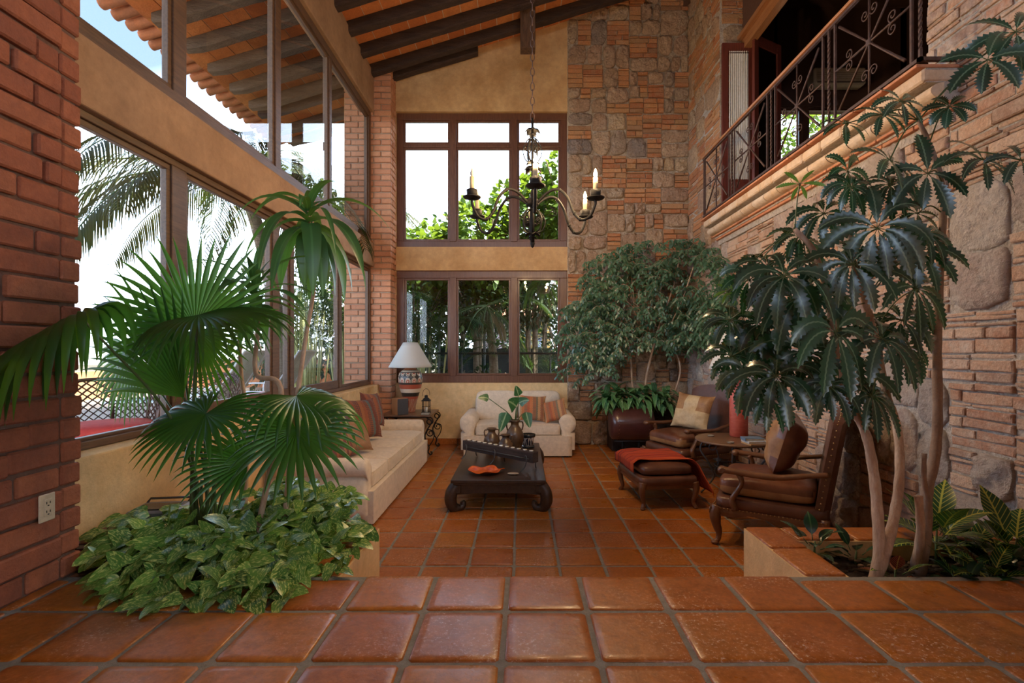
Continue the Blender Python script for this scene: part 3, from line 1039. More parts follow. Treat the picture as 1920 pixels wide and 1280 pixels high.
for (ya, yb) in panels:
    ya -= 5; yb -= 5
    yc = (ya+yb)/2; zc = .44
    for y in (ya, yb):
        m2 = MB(); m2.box(-.008, .008, y-.008, y+.008, .058, .825); m2.build('baluster', M_IRONB, ra)
    m2 = MB(); hw = abs(ya-yb)/2
    m2.tube([(0, yc, .058), (0, yc, .825)], .008, 6)
    m2.tube([(0, yc-hw, zc-.0), (0, yc+hw, zc)], .008, 6)
    for sgn in (-1, 1):
        m2.tube([(0, yc-hw*.86, zc-sgn*.33), (0, yc, zc), (0, yc+hw*.86, zc+sgn*.33)], [.011, .007, .011], 6)
    m2.cbox(0, yc, zc, .026, .05, .05, .006)
    for (ax, ay) in ((Vector((0, 1, 0)), Vector((0, 0, 1))), (Vector((0, 0, 1)), Vector((0, 1, 0)))):
        for sg in (-1, 1):
            for s2 in (-1, 1):
                c0 = Vector((0, yc, zc))+ax*sg*.225+ay*s2*.045
                m2.tube(scroll(c0, .045, 1.35, -PI/2, ax*sg, ay*s2, 20, .2, -1), .005, 5)
    m2.build('starburst', M_IRONB, ra)
for y in (6.84, 5.94, 5.0, 4.06, 3.13): twist_bar(y-5)
for y in (6.5, 5.9, 5.3, 4.7, 4.1, 3.5):
    m2 = MB(); m2.box(-.006, .006, y-5-.006, y-5+.006, 0, .036); m2.build('rail_foot', M_IRONB, ra)

# the room behind the opening
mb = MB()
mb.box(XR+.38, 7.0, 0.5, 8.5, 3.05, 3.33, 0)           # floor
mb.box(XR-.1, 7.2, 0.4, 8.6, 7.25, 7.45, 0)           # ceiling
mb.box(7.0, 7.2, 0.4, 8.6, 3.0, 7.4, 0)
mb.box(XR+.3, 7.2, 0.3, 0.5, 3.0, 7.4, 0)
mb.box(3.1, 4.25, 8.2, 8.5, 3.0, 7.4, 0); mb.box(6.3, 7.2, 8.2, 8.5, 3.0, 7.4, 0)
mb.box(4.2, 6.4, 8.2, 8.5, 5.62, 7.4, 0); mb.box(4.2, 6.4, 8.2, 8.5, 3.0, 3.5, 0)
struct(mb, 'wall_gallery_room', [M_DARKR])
window('window_5', 'y', 8.22, 4.2, 6.35, 3.5, 5.66, [(4.72, .10)], [], fw=.06, mats=M_FRAMED)
# header beam and near post of the big folding opening
mb = MB()
mb.box(3.06, 3.16, OY0, OY1, 5.72, 5.90, 0)
mb.box(3.00, 3.06, OY0, OY1, 5.86, 5.92, 0)
mb.box(3.06, 3.16, OY0, OY0+.14, 3.37, 5.80, 0); mb.box(3.20, 3.30, OY0+.2, OY0+.5, 3.37, 5.80, 0)
mb.box(3.06, 3.16, OY1-.05, OY1, 3.37, 5.80, 0)
mb.box(3.08, 3.14, OY0, OY1, 5.90, 7.25, 1)
struct(mb, 'door_frame_gallery', [M_RAIL, M_DARKR])
# folded door leaves with a curtain
def door_leaf(x0, x1, y, a0, curtain, nm, lab):
    root = empty(nm, (x0, y, 3.37), lab, 'door')
    w = x1-x0; H = 2.42; fr = .085
    m2 = MB()
    m2.box(0, fr, -.02, .02, 0, H); m2.box(w-fr, w, -.02, .02, 0, H)
    m2.box(fr, w-fr, -.02, .02, H-.14, H); m2.box(fr, w-fr, -.02, .02, 0, .5); m2.box(fr, w-fr, -.02, .02, 0.5, .56)
    m2.build('door_frame', M_DOORW, root, bevel=.004)
    if curtain:
        def fn(u, v):
            x = fr+.005+(w-2*fr-.01)*u
            return (x, -.028-.012*math.sin(u*2*PI*9)*(0.6+.4*math.sin(v*3+u*5)), .54+(H-.14-.52)*v)
        m2 = MB(); m2.grid(fn, 110, 10); m2.build('door_curtain', M_CURT, root)
        m2 = MB(); m2.tube([(fr, -.03, H-.145), (w-fr, -.03, H-.145)], .006, 6); m2.build('curtain_rod', M_IRONB, root)
    else:
        m2 = MB(); m2.box(fr, w-fr, -.004, .004, .56, H-.14); m2.build('door_glass', M_GLASS, root)
    root.rotation_euler = (0, 0, a0)
    return root
door_leaf(2.76, 3.20, 6.80, 0, True, 'folding_door', 'mahogany folding door leaf with a gathered white curtain, in the gallery opening')
door_leaf(3.10, 3.66, 6.60, R(28), False, 'folding_door', 'uncurtained mahogany door leaf folded behind the curtained one in the gallery')
# split air conditioner on the far gallery wall
mb = MB(); mb.cbox(0, 0, 0, .85, .22, .28, .03, 0); mb.box(-.38, .38, -.115, -.105, -.12, -.10, 1)
for k in range(4): mb.box(-.38, .38, -.114, -.109, -.05+.03*k, -.047+.03*k, 1)
o = mb.build('air_conditioner', [surf('ac_plastic', (.45, .38, .30), rough=.5), surf('ac_slot', (.1, .08, .07))], loc=(5.15, 8.07, 6.0))
tag(o, 'beige split air conditioner high on the dark gallery room wall', 'air conditioner')
# ================================================================== furniture
M_CANVAS = surf('cream_canvas', (.70, .60, .47), rough=.95, col2=(.66, .56, .43), scale=4, bump=.12, bscale=220, dist=.004, sheen=.2)
M_CANVASD = surf('canvas_piping', (.50, .40, .28), rough=.95, bump=.1, bscale=200)
M_DWOOD = surf('black_stained_wood', (.030, .017, .012), rough=.38, col2=(.055, .030, .018), scale=4, bump=.35, bscale=22, dist=.006, stretch=(8, 1.2, 8), coat=.15)
M_CWOOD = surf('carved_walnut', (.10, .042, .020), rough=.36, col2=(.17, .075, .034), scale=6, bump=.2, bscale=30, coat=.3)
M_TWOOD = surf('table_top_wood', (.20, .115, .065), rough=.4, col2=(.12, .065, .038), scale=5, bump=.2, bscale=30, stretch=(1.5, 9, 9), coat=.2)
M_LEATHER = surf('brown_leather', (.070, .028, .019), rough=.36, col2=(.125, .052, .032), scale=5, bump=.35, bscale=16, dist=.012, coat=.15)
M_LEATHERT = surf('tan_leather', (.36, .20, .085), rough=.5, col2=(.24, .12, .05), scale=6, bump=.4, bscale=14, dist=.012)
M_LEATHERC = surf('cream_leather', (.56, .44, .26), rough=.5, col2=(.45, .33, .18), scale=6, bump=.4, bscale=14, dist=.012)
M_LEATHERR = surf('chestnut_leather', (.095, .032, .018), rough=.34, col2=(.17, .065, .032), scale=5, bump=.4, bscale=14, dist=.012, coat=.15)
M_OXBLOOD = surf('oxblood_leather', (.055, .018, .018), rough=.32, col2=(.085, .028, .026), scale=3, bump=.2, bscale=40, dist=.006, coat=.5)
M_BRASS = surf('brass_nail', (.35, .22, .10), rough=.35, metal=.9)
M_DNAIL = surf('dark_nail', (.05, .03, .02), rough=.35, metal=.6)

def kilim(name, base, bands, scale=9, zig=True):
    """woven stripes with small zigzag motifs; UV driven"""
    m, nt, b = new_mat(name); L = nt.links
    tc = N(nt, 'ShaderNodeTexCoord'); sx = N(nt, 'ShaderNodeSeparateXYZ'); L.new(tc.outputs['UV'], sx.inputs[0])
    zz = N(nt, 'ShaderNodeMath', operation='PINGPONG'); zz.inputs[1].default_value = .045
    L.new(sx.outputs[1], zz.inputs[0])
    ad = N(nt, 'ShaderNodeMath', operation='MULTIPLY_ADD'); ad.inputs[1].default_value = .5 if zig else 0
    L.new(zz.outputs[0], ad.inputs[0]); L.new(sx.outputs[0], ad.inputs[2])
    # coarse bands straight, fine bands zigzag
    f1 = N(nt, 'ShaderNodeMath', operation='MULTIPLY'); f1.inputs[1].default_value = scale*.33; L.new(sx.outputs[0], f1.inputs[0])
    f2 = N(nt, 'ShaderNodeMath', operation='MULTIPLY'); f2.inputs[1].default_value = scale; L.new(ad.outputs[0], f2.inputs[0])
    w1 = N(nt, 'ShaderNodeTexWhiteNoise'); w1.noise_dimensions = '1D'
    q1 = N(nt, 'ShaderNodeMath', operation='FLOOR'); L.new(f2.outputs[0], q1.inputs[0]); L.new(q1.outputs[0], w1.inputs['W'])
    n = len(bands)
    r1 = ramp(nt, [(i/n, c) for i, c in enumerate(bands)], 'CONSTANT'); L.new(w1.outputs['Value'], r1.inputs[0])
    f3 = N(nt, 'ShaderNodeMath', operation='FRACT'); L.new(f1.outputs[0], f3.inputs[0])
    g1 = N(nt, 'ShaderNodeMath', operation='GREATER_THAN'); g1.inputs[1].default_value = .62; L.new(f3.outputs[0], g1.inputs[0])
    c = mixc(nt, g1.outputs[0], r1.outputs[0], base)
    # diamonds
    v1 = N(nt, 'ShaderNodeTexChecker', Scale=scale*3.0)
    v1.inputs[1].default_value = (1, 1, 1, 1); v1.inputs[2].default_value = (0, 0, 0, 1)
    mp = N(nt, 'ShaderNodeMapping'); mp.inputs['Rotation'].default_value = (0, 0, PI/4); L.new(tc.outputs['UV'], mp.inputs['Vector']); L.new(mp.outputs[0], v1.inputs['Vector'])
    m2_ = N(nt, 'ShaderNodeMath', operation='MULTIPLY'); L.new(g1.outputs[0], m2_.inputs[0]); L.new(v1.outputs['Fac'], m2_.inputs[1])
    m3_ = N(nt, 'ShaderNodeMath', operation='MULTIPLY'); m3_.inputs[1].default_value = .8; L.new(m2_.outputs[0], m3_.inputs[0])
    c = mixc(nt, m3_.outputs[0], c, bands[1])
    no = N(nt, 'ShaderNodeTexNoise', Scale=160, Detail=3); L.new(tc.outputs['UV'], no.inputs['Vector'])
    c = mixc(nt, .25, c, no.outputs['Color'], 'OVERLAY')
    L.new(c, b.inputs['Base Color']); b.inputs['Roughness'].default_value = .95
    bp_ = N(nt, 'ShaderNodeBump', Strength=.4, Distance=.004); L.new(no.outputs['Fac'], bp_.inputs['Height']); L.new(bp_.outputs[0], b.inputs['Normal'])
    return m
K_RED = kilim('kilim_rust', (.30, .10, .05), [(.30, .10, .05), (.07, .06, .06), (.38, .22, .12), (.16, .05, .035), (.36, .14, .06), (.12, .14, .13)], 10)
K_ORA = kilim('kilim_orange', (.48, .17, .07), [(.50, .18, .07), (.12, .13, .11), (.52, .30, .15), (.40, .12, .06), (.22, .18, .12)], 10)
K_BLU = kilim('kilim_blue', (.10, .13, .15), [(.09, .12, .14), (.28, .12, .07), (.30, .28, .22), (.13, .17, .18), (.20, .08, .06)], 9)
K_MAR = kilim('kilim_maroon', (.22, .06, .04), [(.22, .06, .04), (.07, .07, .08), (.34, .18, .10), (.28, .10, .05), (.16, .12, .11)], 14)
M_TANP = surf('tan_pillow_cloth', (.34, .20, .11), rough=.9, col2=(.28, .15, .08), scale=5, bump=.2, bscale=60)

def put_pillow(name, mat, w, h, t, loc, rot, lab, group=None, seed=0, cat='cushion'):
    mb = MB(); mb.pillow(w, h, t, 0, seed=seed)
    o = mb.build(name, mat, loc=loc, rot=rot); tag(o, lab, cat, group)
    # piping round the edge
    return o

# ------------------------------------------------------------------ sofas
def seat_cushion(mb, w, d, h, M, crown=.03, seed=0):
    """box cushion with a crowned top and sagging front edge"""
    def bump(x, y, z):
        c = crown*(1-x*x)*(1-y*y) if z > 0 else 0
        return (0, 0, c+.006*noise.noise(Vector((x*2+seed, y*2, z))))
    mb.superq(0, 0, 0, w, d, h, .22, .16, 40, 18, 0, M, bump)
def piping_rect(mb, w, d, z, M, r=.006, crown=.0):
    pts = []
    n = 48
    for i in range(n+1):
        th = 2*PI*i/n
        ca, sa = math.cos(th), math.sin(th)
        pts.append((math.copysign(abs(ca)**.16, ca)*w/2*.985, math.copysign(abs(sa)**.16, sa)*d/2*.985, z+.004*math.sin(th*3)))
    mb.tube(pts, r, 6, 0, False, M)

def rolled_arm(depth, zt, r, front_y, M=None, w=.16):
    """arm along y with a rolled top; local x=0 at inner face, outward +x"""
    mb = MB()
    prof = []
    # outline in xz: inner bottom, up, roll over outward, down
    prof.append((0.0, .10)); prof.append((0.0, zt-2*r+.02))
    n = 16
    cx = r*.75; cz = zt-r
    for i in range(n+1):
        a = PI*1.02 - (PI*1.45)*i/n
        prof.append((cx+r*math.cos(a)*1.0, cz+r*math.sin(a)))
    prof.append((w, zt-2*r-.02)); prof.append((w, .10))
    k = len(prof)
    vs = []; fs = []
    ys = [front_y+.0, front_y+.012, front_y+.04, depth*.35+front_y, depth*.7+front_y, front_y+depth]
    sc_ = [.90, .975, 1, 1, 1, 1]
    for y, s_ in zip(ys, sc_):
        for (x, z) in prof:
            vs.append((w*.45+(x-w*.45)*s_, y, .1+(z-.1)*(s_ if z > .3 else 1)))
    for i in range(len(ys)-1):
        for j in range(k-1):
            fs.append((i*k+j, (i+1)*k+j, (i+1)*k+j+1, i*k+j+1))
    fs.append(tuple(range(k)))
    fs.append(tuple((len(ys)-1)*k+j for j in range(k))[::-1])
    mb.add(vs, fs, 0, True)
    return mb

def sofa(name, lab, Wd, D, nseat, nback, seat_h, arm_h, back_h, arm_r, loc, rz, arm_w=.15, cush_h=.15, skirt=True, back_t=.20, group=None):
    """front faces local -y, origin at floor, centre"""
    root = empty(name, loc, lab, 'sofa', group, rz)
    hw = Wd/2
    # base with tailored skirt
    mb = MB()
    x0, x1 = -hw+arm_r*.55, hw-arm_r*.55
    zb = seat_h-cush_h
    def fn(u, v):
        # around the four sides
        per = [(x0, -D/2), (x1, -D/2), (x1, D/2), (x0, D/2), (x0, -D/2)]
        q = min(3, int(u*4)); t = u*4-q
        px = per[q][0]+(per[q+1][0]-per[q][0])*t; py = per[q][1]+(per[q+1][1]-per[q][1])*t
        w_ = .004*noise.noise(Vector((px*6, py*6, v*1.5)))*(1-v)
        return (px*(1+w_), py*(1+w_*2), .02+(zb-.02)*v)
    mb.grid(fn, 80, 6, 0)
    mb.box(x0, x1, -D/2, D/2, zb-.01, zb)
    mb.build('base_skirt', M_CANVAS, root)
    for a in (x0+.06, x1-.06):
        for b_ in (-D/2+.06, D/2-.06):
            mb = MB(); mb.lathe([(.018, 0), (.025, .05)], 10, 0, T(a, b_, 0)); mb.build('foot', M_DWOOD, root)
    # arms
    for sgn in (-1, 1):
        a = rolled_arm(D-.04, arm_h, arm_r, -D/2+.05, w=arm_w)
        inner = hw-arm_r*1.75
        for i, v in enumerate(a.v): a.v[i] = (sgn*(inner+v[0]), v[1], v[2])
        if sgn < 0: a.f = [f[::-1] for f in a.f]
        a.build('armrest', M_CANVAS, root)
    inner = hw-arm_r*1.75
    # back frame
    mb = MB()
    mb.superq(0, D/2-.09, (zb+back_h)/2-.03, 2*inner+.10, .20, back_h-zb-.02, .25, .15, 40, 16, 0)
    mb.build('backrest', M_CANVAS, root)
    cw = 2*inner/nseat
    for i in range(nseat):
        mb = MB()
        M = T(-inner+cw*(i+.5), -.055, seat_h-cush_h/2)
        seat_cushion(mb, cw-.006, D-.19, cush_h, M, .028, i)
        piping_rect(mb, cw-.006, D-.19, cush_h*.40, M); piping_rect(mb, cw-.006, D-.19, -cush_h*.40, M)
        mb.build('seat_cushion', M_CANVAS, root)
    bw = (2*inner+.06)/nback
    for i in range(nback):
        mb = MB()
        M = T(-inner-.03+bw*(i+.5), D/2-.22, (seat_h+back_h)/2-.005) @ RX(R(-9))
        mb.superq(0, 0, 0, bw-.004, back_t, back_h-seat_h+.04, .35, .20, 36, 18, 0, M, lambda x, y, z: (0, -.02*(1-x*x)*(1-z*z) if y < 0 else 0, .0))
        mb.build('back_cushion', M_CANVAS, root)
    return root
# long sofa below the west windows: faces +x
sofa('long_sofa', 'long cream canvas sofa with four seat cushions below the terrace windows', 2.62, .93, 4, 3, .46, .60, .80, .085, (-1.785, 5.66, 0), R(90), arm_w=.13, cush_h=.15)
sofa('loveseat', 'small cream canvas loveseat with rolled arms under the garden window', 1.72, .92, 1, 2, .47, .62, .90, .125, (-.055, 7.66, 0), 0, arm_w=.20, cush_h=.16)

# pillows on the loveseat
put_pillow('kilim_cushion', K_ORA, .42, .40, .14, (.16, 7.45, .69), (R(-18), R(4), R(6)), 'larger orange striped kilim cushion on the loveseat', seed=1)
put_pillow('kilim_cushion', K_ORA, .36, .33, .13, (.50, 7.40, .66), (R(-20), R(-14), R(-10)), 'smaller orange kilim cushion leaning in the arm corner of the loveseat', seed=2)
# pillows on the long sofa
put_pillow('kilim_cushion', K_RED, .50, .50, .17, (-1.86, 5.80, .76), (R(-20), R(3), R(66)), 'big rust patterned kilim cushion in front of the others on the long sofa', seed=3)
put_pillow('kilim_cushion', K_RED, .48, .46, .16, (-1.92, 6.35, .80), (R(-16), R(6), R(80)), 'rust kilim cushion at the far end of the long sofa by the side table', seed=4)
put_pillow('kilim_cushion', K_BLU, .50, .48, .16, (-2.02, 5.42, .78), (R(-16), R(-5), R(84)), 'dark blue and grey woven cushion against the long sofa back', seed=5)
put_pillow('tan_cushion', M_TANP, .42, .36, .15, (-1.76, 5.15, .67), (R(-32), R(5), R(60)), 'plain tan cushion lying low on the long sofa', seed=6)
put_pillow('kilim_cushion', K_MAR, .44, .40, .15, (-1.84, 4.85, .66), (R(-30), R(-4), R(76)), 'maroon patterned kilim cushion at the near end of the long sofa', seed=7)
put_pillow('kilim_cushion', K_BLU, .46, .42, .15, (-2.02, 4.72, .74), (R(-18), R(7), R(88)), 'pale blue woven cushion behind the palm leaves on the long sofa', seed=8)

# ------------------------------------------------------------------ coffee table
ct = empty('coffee_table', (-.225, 5.70, 0), 'low black stained opium style coffee table with curved legs in the middle of the seating', 'table')
mb = MB()
mb.box(-.46, .46, -.95, .95, .285, .318); mb.box(-.44, .44, -.93, .93, .262, .285)
mb.build('tabletop', M_DWOOD, ct, bevel=.006)
for s_ in (-1, 1):
    mb = MB()
    y = s_*.88
    poly = [(-.40, .262), (.40, .262), (.42, .16), (.30, .165), (.25, .175), (-.25, .175), (-.30, .165), (-.42, .16)]
    mb.prism(poly, .035, 0, T(0, y+.0175, 0) @ RX(R(90)))
    mb.build('apron', M_DWOOD, ct, bevel=.004)
    mb = MB(); mb.box(-.30, -.03, y-.022*(1 if s_ < 0 else -1)-.002, y+.001, .268, .276); mb.box(.03, .32, y-.022*(1 if s_ < 0 else -1)-.002, y+.001, .268, .276)
    mb.build('inset_panel', M_DWOOD, ct)
    mb = MB(); x = s_*.42
    mb.box(x-.017, x+.017, -.86, .86, .165, .262); mb.build('side_apron', M_DWOOD, ct, bevel=.004)
def opium_leg(sx, sy):
    mb = MB()
    # curved leg in the (diagonal, z) plane, thick, foot curling inwards
    c = bez([(.02, .25), (.065, .18), (.075, .10), (.045, .035), (-.02, .022), (-.055, .055), (-.045, .085)], 6)
    rr_ = [.058, .060, .060, .052, .040, .030, .024]
    m = len(c); rad = [rr_[min(6, int(i/(m-1)*6))]*(1-(i/(m-1)*6) % 1)+rr_[min(6, int(i/(m-1)*6)+1)]*((i/(m-1)*6) % 1) for i in range(m)]
    pts = []
    for v in c:
        d = v[0]
        pts.append((sx*(.40+d*.9), sy*(.86+d*.35), v[1]))
    mb.tube(pts, rad, 10)
    mb.cbox(sx*.41, sy*.87, .22, .10, .10, .085, .01)
    mb.lathe([(.02, 0), (.028, .012)], 10, 0, T(sx*.43, sy*.87, 0))
    mb.build('leg', M_DWOOD, ct)
for sx in (-1, 1):
    for sy in (-1, 1): opium_leg(sx, sy)
TZ = .3185

# clay jugs
M_CLAY = surf('burnished_clay', (.060, .035, .022), rough=.35, col2=(.13, .075, .035), scale=7, bump=.15, bscale=20, coat=.25)
def jug(x, y, s, hs, lab, rz=0):
    root = empty('clay_jug', (x, y, TZ), lab, 'jug', None, rz)
    prof = [(.0, 0), (.055, 0), (.065, .008), (.088, .06), (.105, .12), (.108, .155), (.098, .195), (.072, .235), (.050, .262), (.046, .285), (.058, .305), (.068, .318), (.064, .325), (.050, .318), (.040, .295), (.0, .28)]
    mb = MB(); mb.lathe([(r_*s, z*hs) for r_, z in prof], 32); mb.build('jug_body', M_CLAY, root)
    for sg in (-1, 1):
        mb = MB()
        mb.tube(bez([(sg*.056*s, 0, .302*hs), (sg*.090*s, 0, .300*hs), (sg*.098*s, 0, .262*hs), (sg*.086*s, 0, .215*hs)], 5), .009*s, 7)
        mb.build('jug_handle', M_CLAY, root)
jug(-.365, 6.02, .92, .92, 'clay jug with two handles at the west end of the group on the coffee table', .2)
jug(-.19, 5.84, .86, .78, 'smallest round clay jug in front of the others on the coffee table', -.3)
jug(-.085, 6.14, 1.04, 1.18, 'tallest dark clay jug holding green plant stems', .1)

# potted hoya/pothos sprig behind the jugs
M_POTTALA = None
def talavera():
    m, nt, b = new_mat('talavera_glaze'); L = nt.links
    tc = N(nt, 'ShaderNodeTexCoord')
    mp = N(nt, 'ShaderNodeMapping'); mp.inputs['Scale'].default_value = (9, 4, 1); L.new(tc.outputs['UV'], mp.inputs['Vector'])
    vo = N(nt, 'ShaderNodeTexVoronoi', Scale=2.2); vo.feature = 'DISTANCE_TO_EDGE'; L.new(mp.outputs[0], vo.inputs['Vector'])
    rp = ramp(nt, [(.0, (.62, .58, .50)), (.12, (.62, .58, .50)), (.14, (.02, .025, .05))]); L.new(vo.outputs['Distance'], rp.inputs[0])
    L.new(rp.outputs[0], b.inputs['Base Color']); b.inputs['Roughness'].default_value = .2
    return m
M_TALA = talavera()
M_GLAZE = surf('black_glaze', (.02, .025, .03), rough=.2)
L_HOYA = leaf_mat('sprig_leaf', (.015, .07, .03), (.04, .15, .06), rough=.3, trans=.25, tcol=(.1, .35, .08), streak=(.35, .50, .30), streak_amt=.12, rib=(.3, .45, .25))
tp = empty('talavera_pot', (.085, 6.34, TZ), 'small black and white patterned pot behind the tallest clay jug', 'pot')
mb = MB(); mb.lathe([(0, .012), (.062, .012), (.080, .15), (.078, .152), (.07, .14), (0, .135)], 28); mb.build('pot_body', M_TALA, tp)
mb = MB(); mb.lathe([(.079, .135), (.092, .137), (.094, .172), (.082, .175), (.080, .14)], 28); mb.build('pot_rim', M_GLAZE, tp)
mb = MB(); mb.lathe([(0, 0), (.075, 0), (.088, .022), (.084, .022), (.068, .008), (0, .008)], 28); mb.build('saucer', M_GLAZE, tp)
sp = empty('leafy_sprig', (-.085, 6.14, TZ+.38), 'variegated philodendron sprig growing out of the tallest jug', 'plant')
def sprig(pts, L_, Wd, d, n, lv):
    mb = MB(); mb.tube(bez(pts, 6), .005, 6); mb.build('stem', surf('sprig_stem', (.05, .10, .03)) if 'sprig_stem' not in bpy.data.materials else bpy.data.materials['sprig_stem'], sp)
    mb = MB(); leaf(mb, pts[-1], d, n, L_, Wd, HEART, lv, .12, 10); mb.build('leaf', L_HOYA, sp)
sprig([(0, 0, -.06), (-.08, 0, .08), (-.20, -.02, .18), (-.32, -.04, .27)], .14, .10, (-1, -.3, .35), (.2, -.9, .5), .6)
sprig([(0, 0, -.06), (-.05, -.02, .05), (-.10, -.04, .10)], .26, .15, (-.35, -.3, -.9), (-.2, -1, .2), .2)
sprig([(0, 0, -.06), (.01, -.02, .08), (.02, -.04, .17)], .17, .20, (-.3, -.3, .35), (.1, -1, .5), .5)
sprig([(0, 0, -.06), (.04, 0, .15), (.05, 0, .30)], .14, .11, (-.25, -.2, .9), (.3, -1, .1), .2)
sprig([(0, 0, -.06), (.08, -.01, .06), (.14, -.03, .10)], .20, .13, (.25, -.3, -.9), (.2, -1, .2), .2)
sprig([(0, 0, -.06), (.02, .03, .10), (.05, .05, .20)], .15, .12, (.5, -.2, .4), (.2, -1, .5), .8)

# candle trough
tr = empty('candle_trough', (-.255, 5.41, TZ), 'old dark wooden trough beam on wrought iron feet, topped with white candle cups', 'candle holder', None, R(-41))
mb = MB(); mb.box(-.53, .53, -.045, .045, .095, .205)
mb.build('trough_beam', surf('trough_wood', (.075, .050, .042), rough=.7, col2=(.035, .022, .018), scale=6, bump=.6, bscale=25, stretch=(1, 8, 8)), tr, bevel=.006)
for k in range(12):
    x = -.47+.0855*k
    mb = MB(); mb.lathe([(0, 0), (.021, 0), (.023, .010), (0, .010)], 14, 0, T(x, 0, .204)); mb.build('candle_cup', surf('white_wax', (.72, .70, .64), rough=.35) if 'white_wax' not in bpy.data.materials else bpy.data.materials['white_wax'], tr)
for sg in (-1, 1):
    mb = MB(); mb.tube([(-.48, sg*.052, .135), (.48, sg*.052, .135)], .006, 6); mb.build('iron_rod', M_IRONG, tr)
for x in (-.45, 0, .45):
    for sg in (-1, 1):
        mb = MB()
        mb.tube([(x-.02, sg*.06, .15)] + bez([(x, sg*.062, .165), (x+.022, sg*.075, .150), (x+.02, sg*.082, .10), (x+.004, sg*.088, .05), (x-.02, sg*.125, .006)], 6), .006, 6)
        mb.build('iron_foot', M_IRONG, tr)
# orange glass dish
M_ORGL = surf('orange_glass', (.80, .17, .02), rough=.25, col2=(.45, .06, .01), scale=14, bump=.1, bscale=20, spec=.4)
mb = MB()
def dish(u, v):
    th = 2*PI*u; r_ = .02+.155*v
    w_ = 1+.10*math.sin(5*th+1)*v+.04*math.sin(9*th)*v
    return (r_*w_*math.cos(th), r_*w_*.80*math.sin(th), .008+.030*v*v+.012*math.sin(5*th+2)*v*v)
mb.grid(dish, 60, 10)
o = mb.build('glass_dish', M_ORGL, loc=(-.37, 5.02, TZ), solid=.006); tag(o, 'wavy orange art glass dish on the coffee table', 'dish')
mb = MB(); mb.superq(0, 0, .011, .115, .06, .022, .9, .9, 20, 10, 0)
o = mb.build('pebble', surf('pebble_stone', (.40, .33, .25), rough=.6, col2=(.30, .24, .18), scale=20), loc=(-.085, 4.96, TZ)); tag(o, 'flat pale pebble beside the trough on the coffee table', 'stone')

# ------------------------------------------------------------------ iron side table with lamp
st = empty('side_table', (-1.73, 7.68, 0), 'wooden side table on scrolled iron legs holding the lamp beside the long sofa', 'table')
mb = MB(); mb.box(-.38, .38, -.36, .36, .575, .60); mb.build('table_top', M_TWOOD, st, bevel=.004)
mb = MB()
for (a, b_) in (((-.34, -.33, .565), (.34, -.33, .565)), ((-.34, .33, .565), (.34, .33, .565)), ((-.34, -.33, .565), (-.34, .33, .565)), ((.34, -.33, .565), (.34, .33, .565))):
    mb.tube([a, b_], .010, 6)
mb.build('iron_frame', M_IRON, st)
for sx in (-1, 1):
    for sy in (-1, 1):
        mb = MB(); x = sx*.335; y = sy*.325
        X_ = Vector((1, 0, 0)); Z_ = Vector((0, 0, 1))
        # bowed leg: big S from the top scroll to the curled foot
        S = bez([(x-.02, y, .555), (x+.055*1, y, .50), (x-.0, y, .40), (x-.045, y, .30), (x-.03, y, .20), (x+.015, y, .12), (x+.0, y, .05), (x+.03, y, .012), (x+.055, y, .02), (x+.055, y, .045), (x+.035, y, .05)], 6)
        mb.tube(S, .0105, 7)
        mb.tube(scroll((x+.02, y, .505), .062, 1.2, PI*.5, X_, Z_, 20, .35, -1), .009, 6)
        mb.tube(scroll((x+.035, y, .33), .060, 1.3, PI*.6, X_, Z_, 20, .3, 1), .008, 6)
        mb.tube(bez([(x-.02, y, .39), (x+.085, y, .35), (x+.08, y, .24), (x+.02, y, .14)], 6), .008, 6)
        mb.build('leg', M_IRON, st)
def lamp_shade_mat():
    m, nt, b = new_mat('lamp_shade_linen'); L = nt.links
    tc = N(nt, 'ShaderNodeTexCoord')
    mp = N(nt, 'ShaderNodeMapping'); mp.inputs['Scale'].default_value = (220, 90, 1); L.new(tc.outputs['UV'], mp.inputs['Vector'])
    no = N(nt, 'ShaderNodeTexNoise', Scale=1, Detail=2); L.new(mp.outputs[0], no.inputs['Vector'])
    c = mixc(nt, no.outputs['Fac'], (.58, .58, .54), (.72, .72, .68))
    L.new(c, b.inputs['Base Color']); b.inputs['Roughness'].default_value = .95
    tr_ = N(nt, 'ShaderNodeBsdfTranslucent'); tr_.inputs[0].default_value = (.75, .72, .65, 1)
    ms = N(nt, 'ShaderNodeMixShader'); ms.inputs[0].default_value = .3
    L.new(b.outputs[0], ms.inputs[1]); L.new(tr_.outputs[0], ms.inputs[2]); L.new(ms.outputs[0], nt.nodes['Material Output'].inputs[0])
    return m
M_SHADE = lamp_shade_mat()
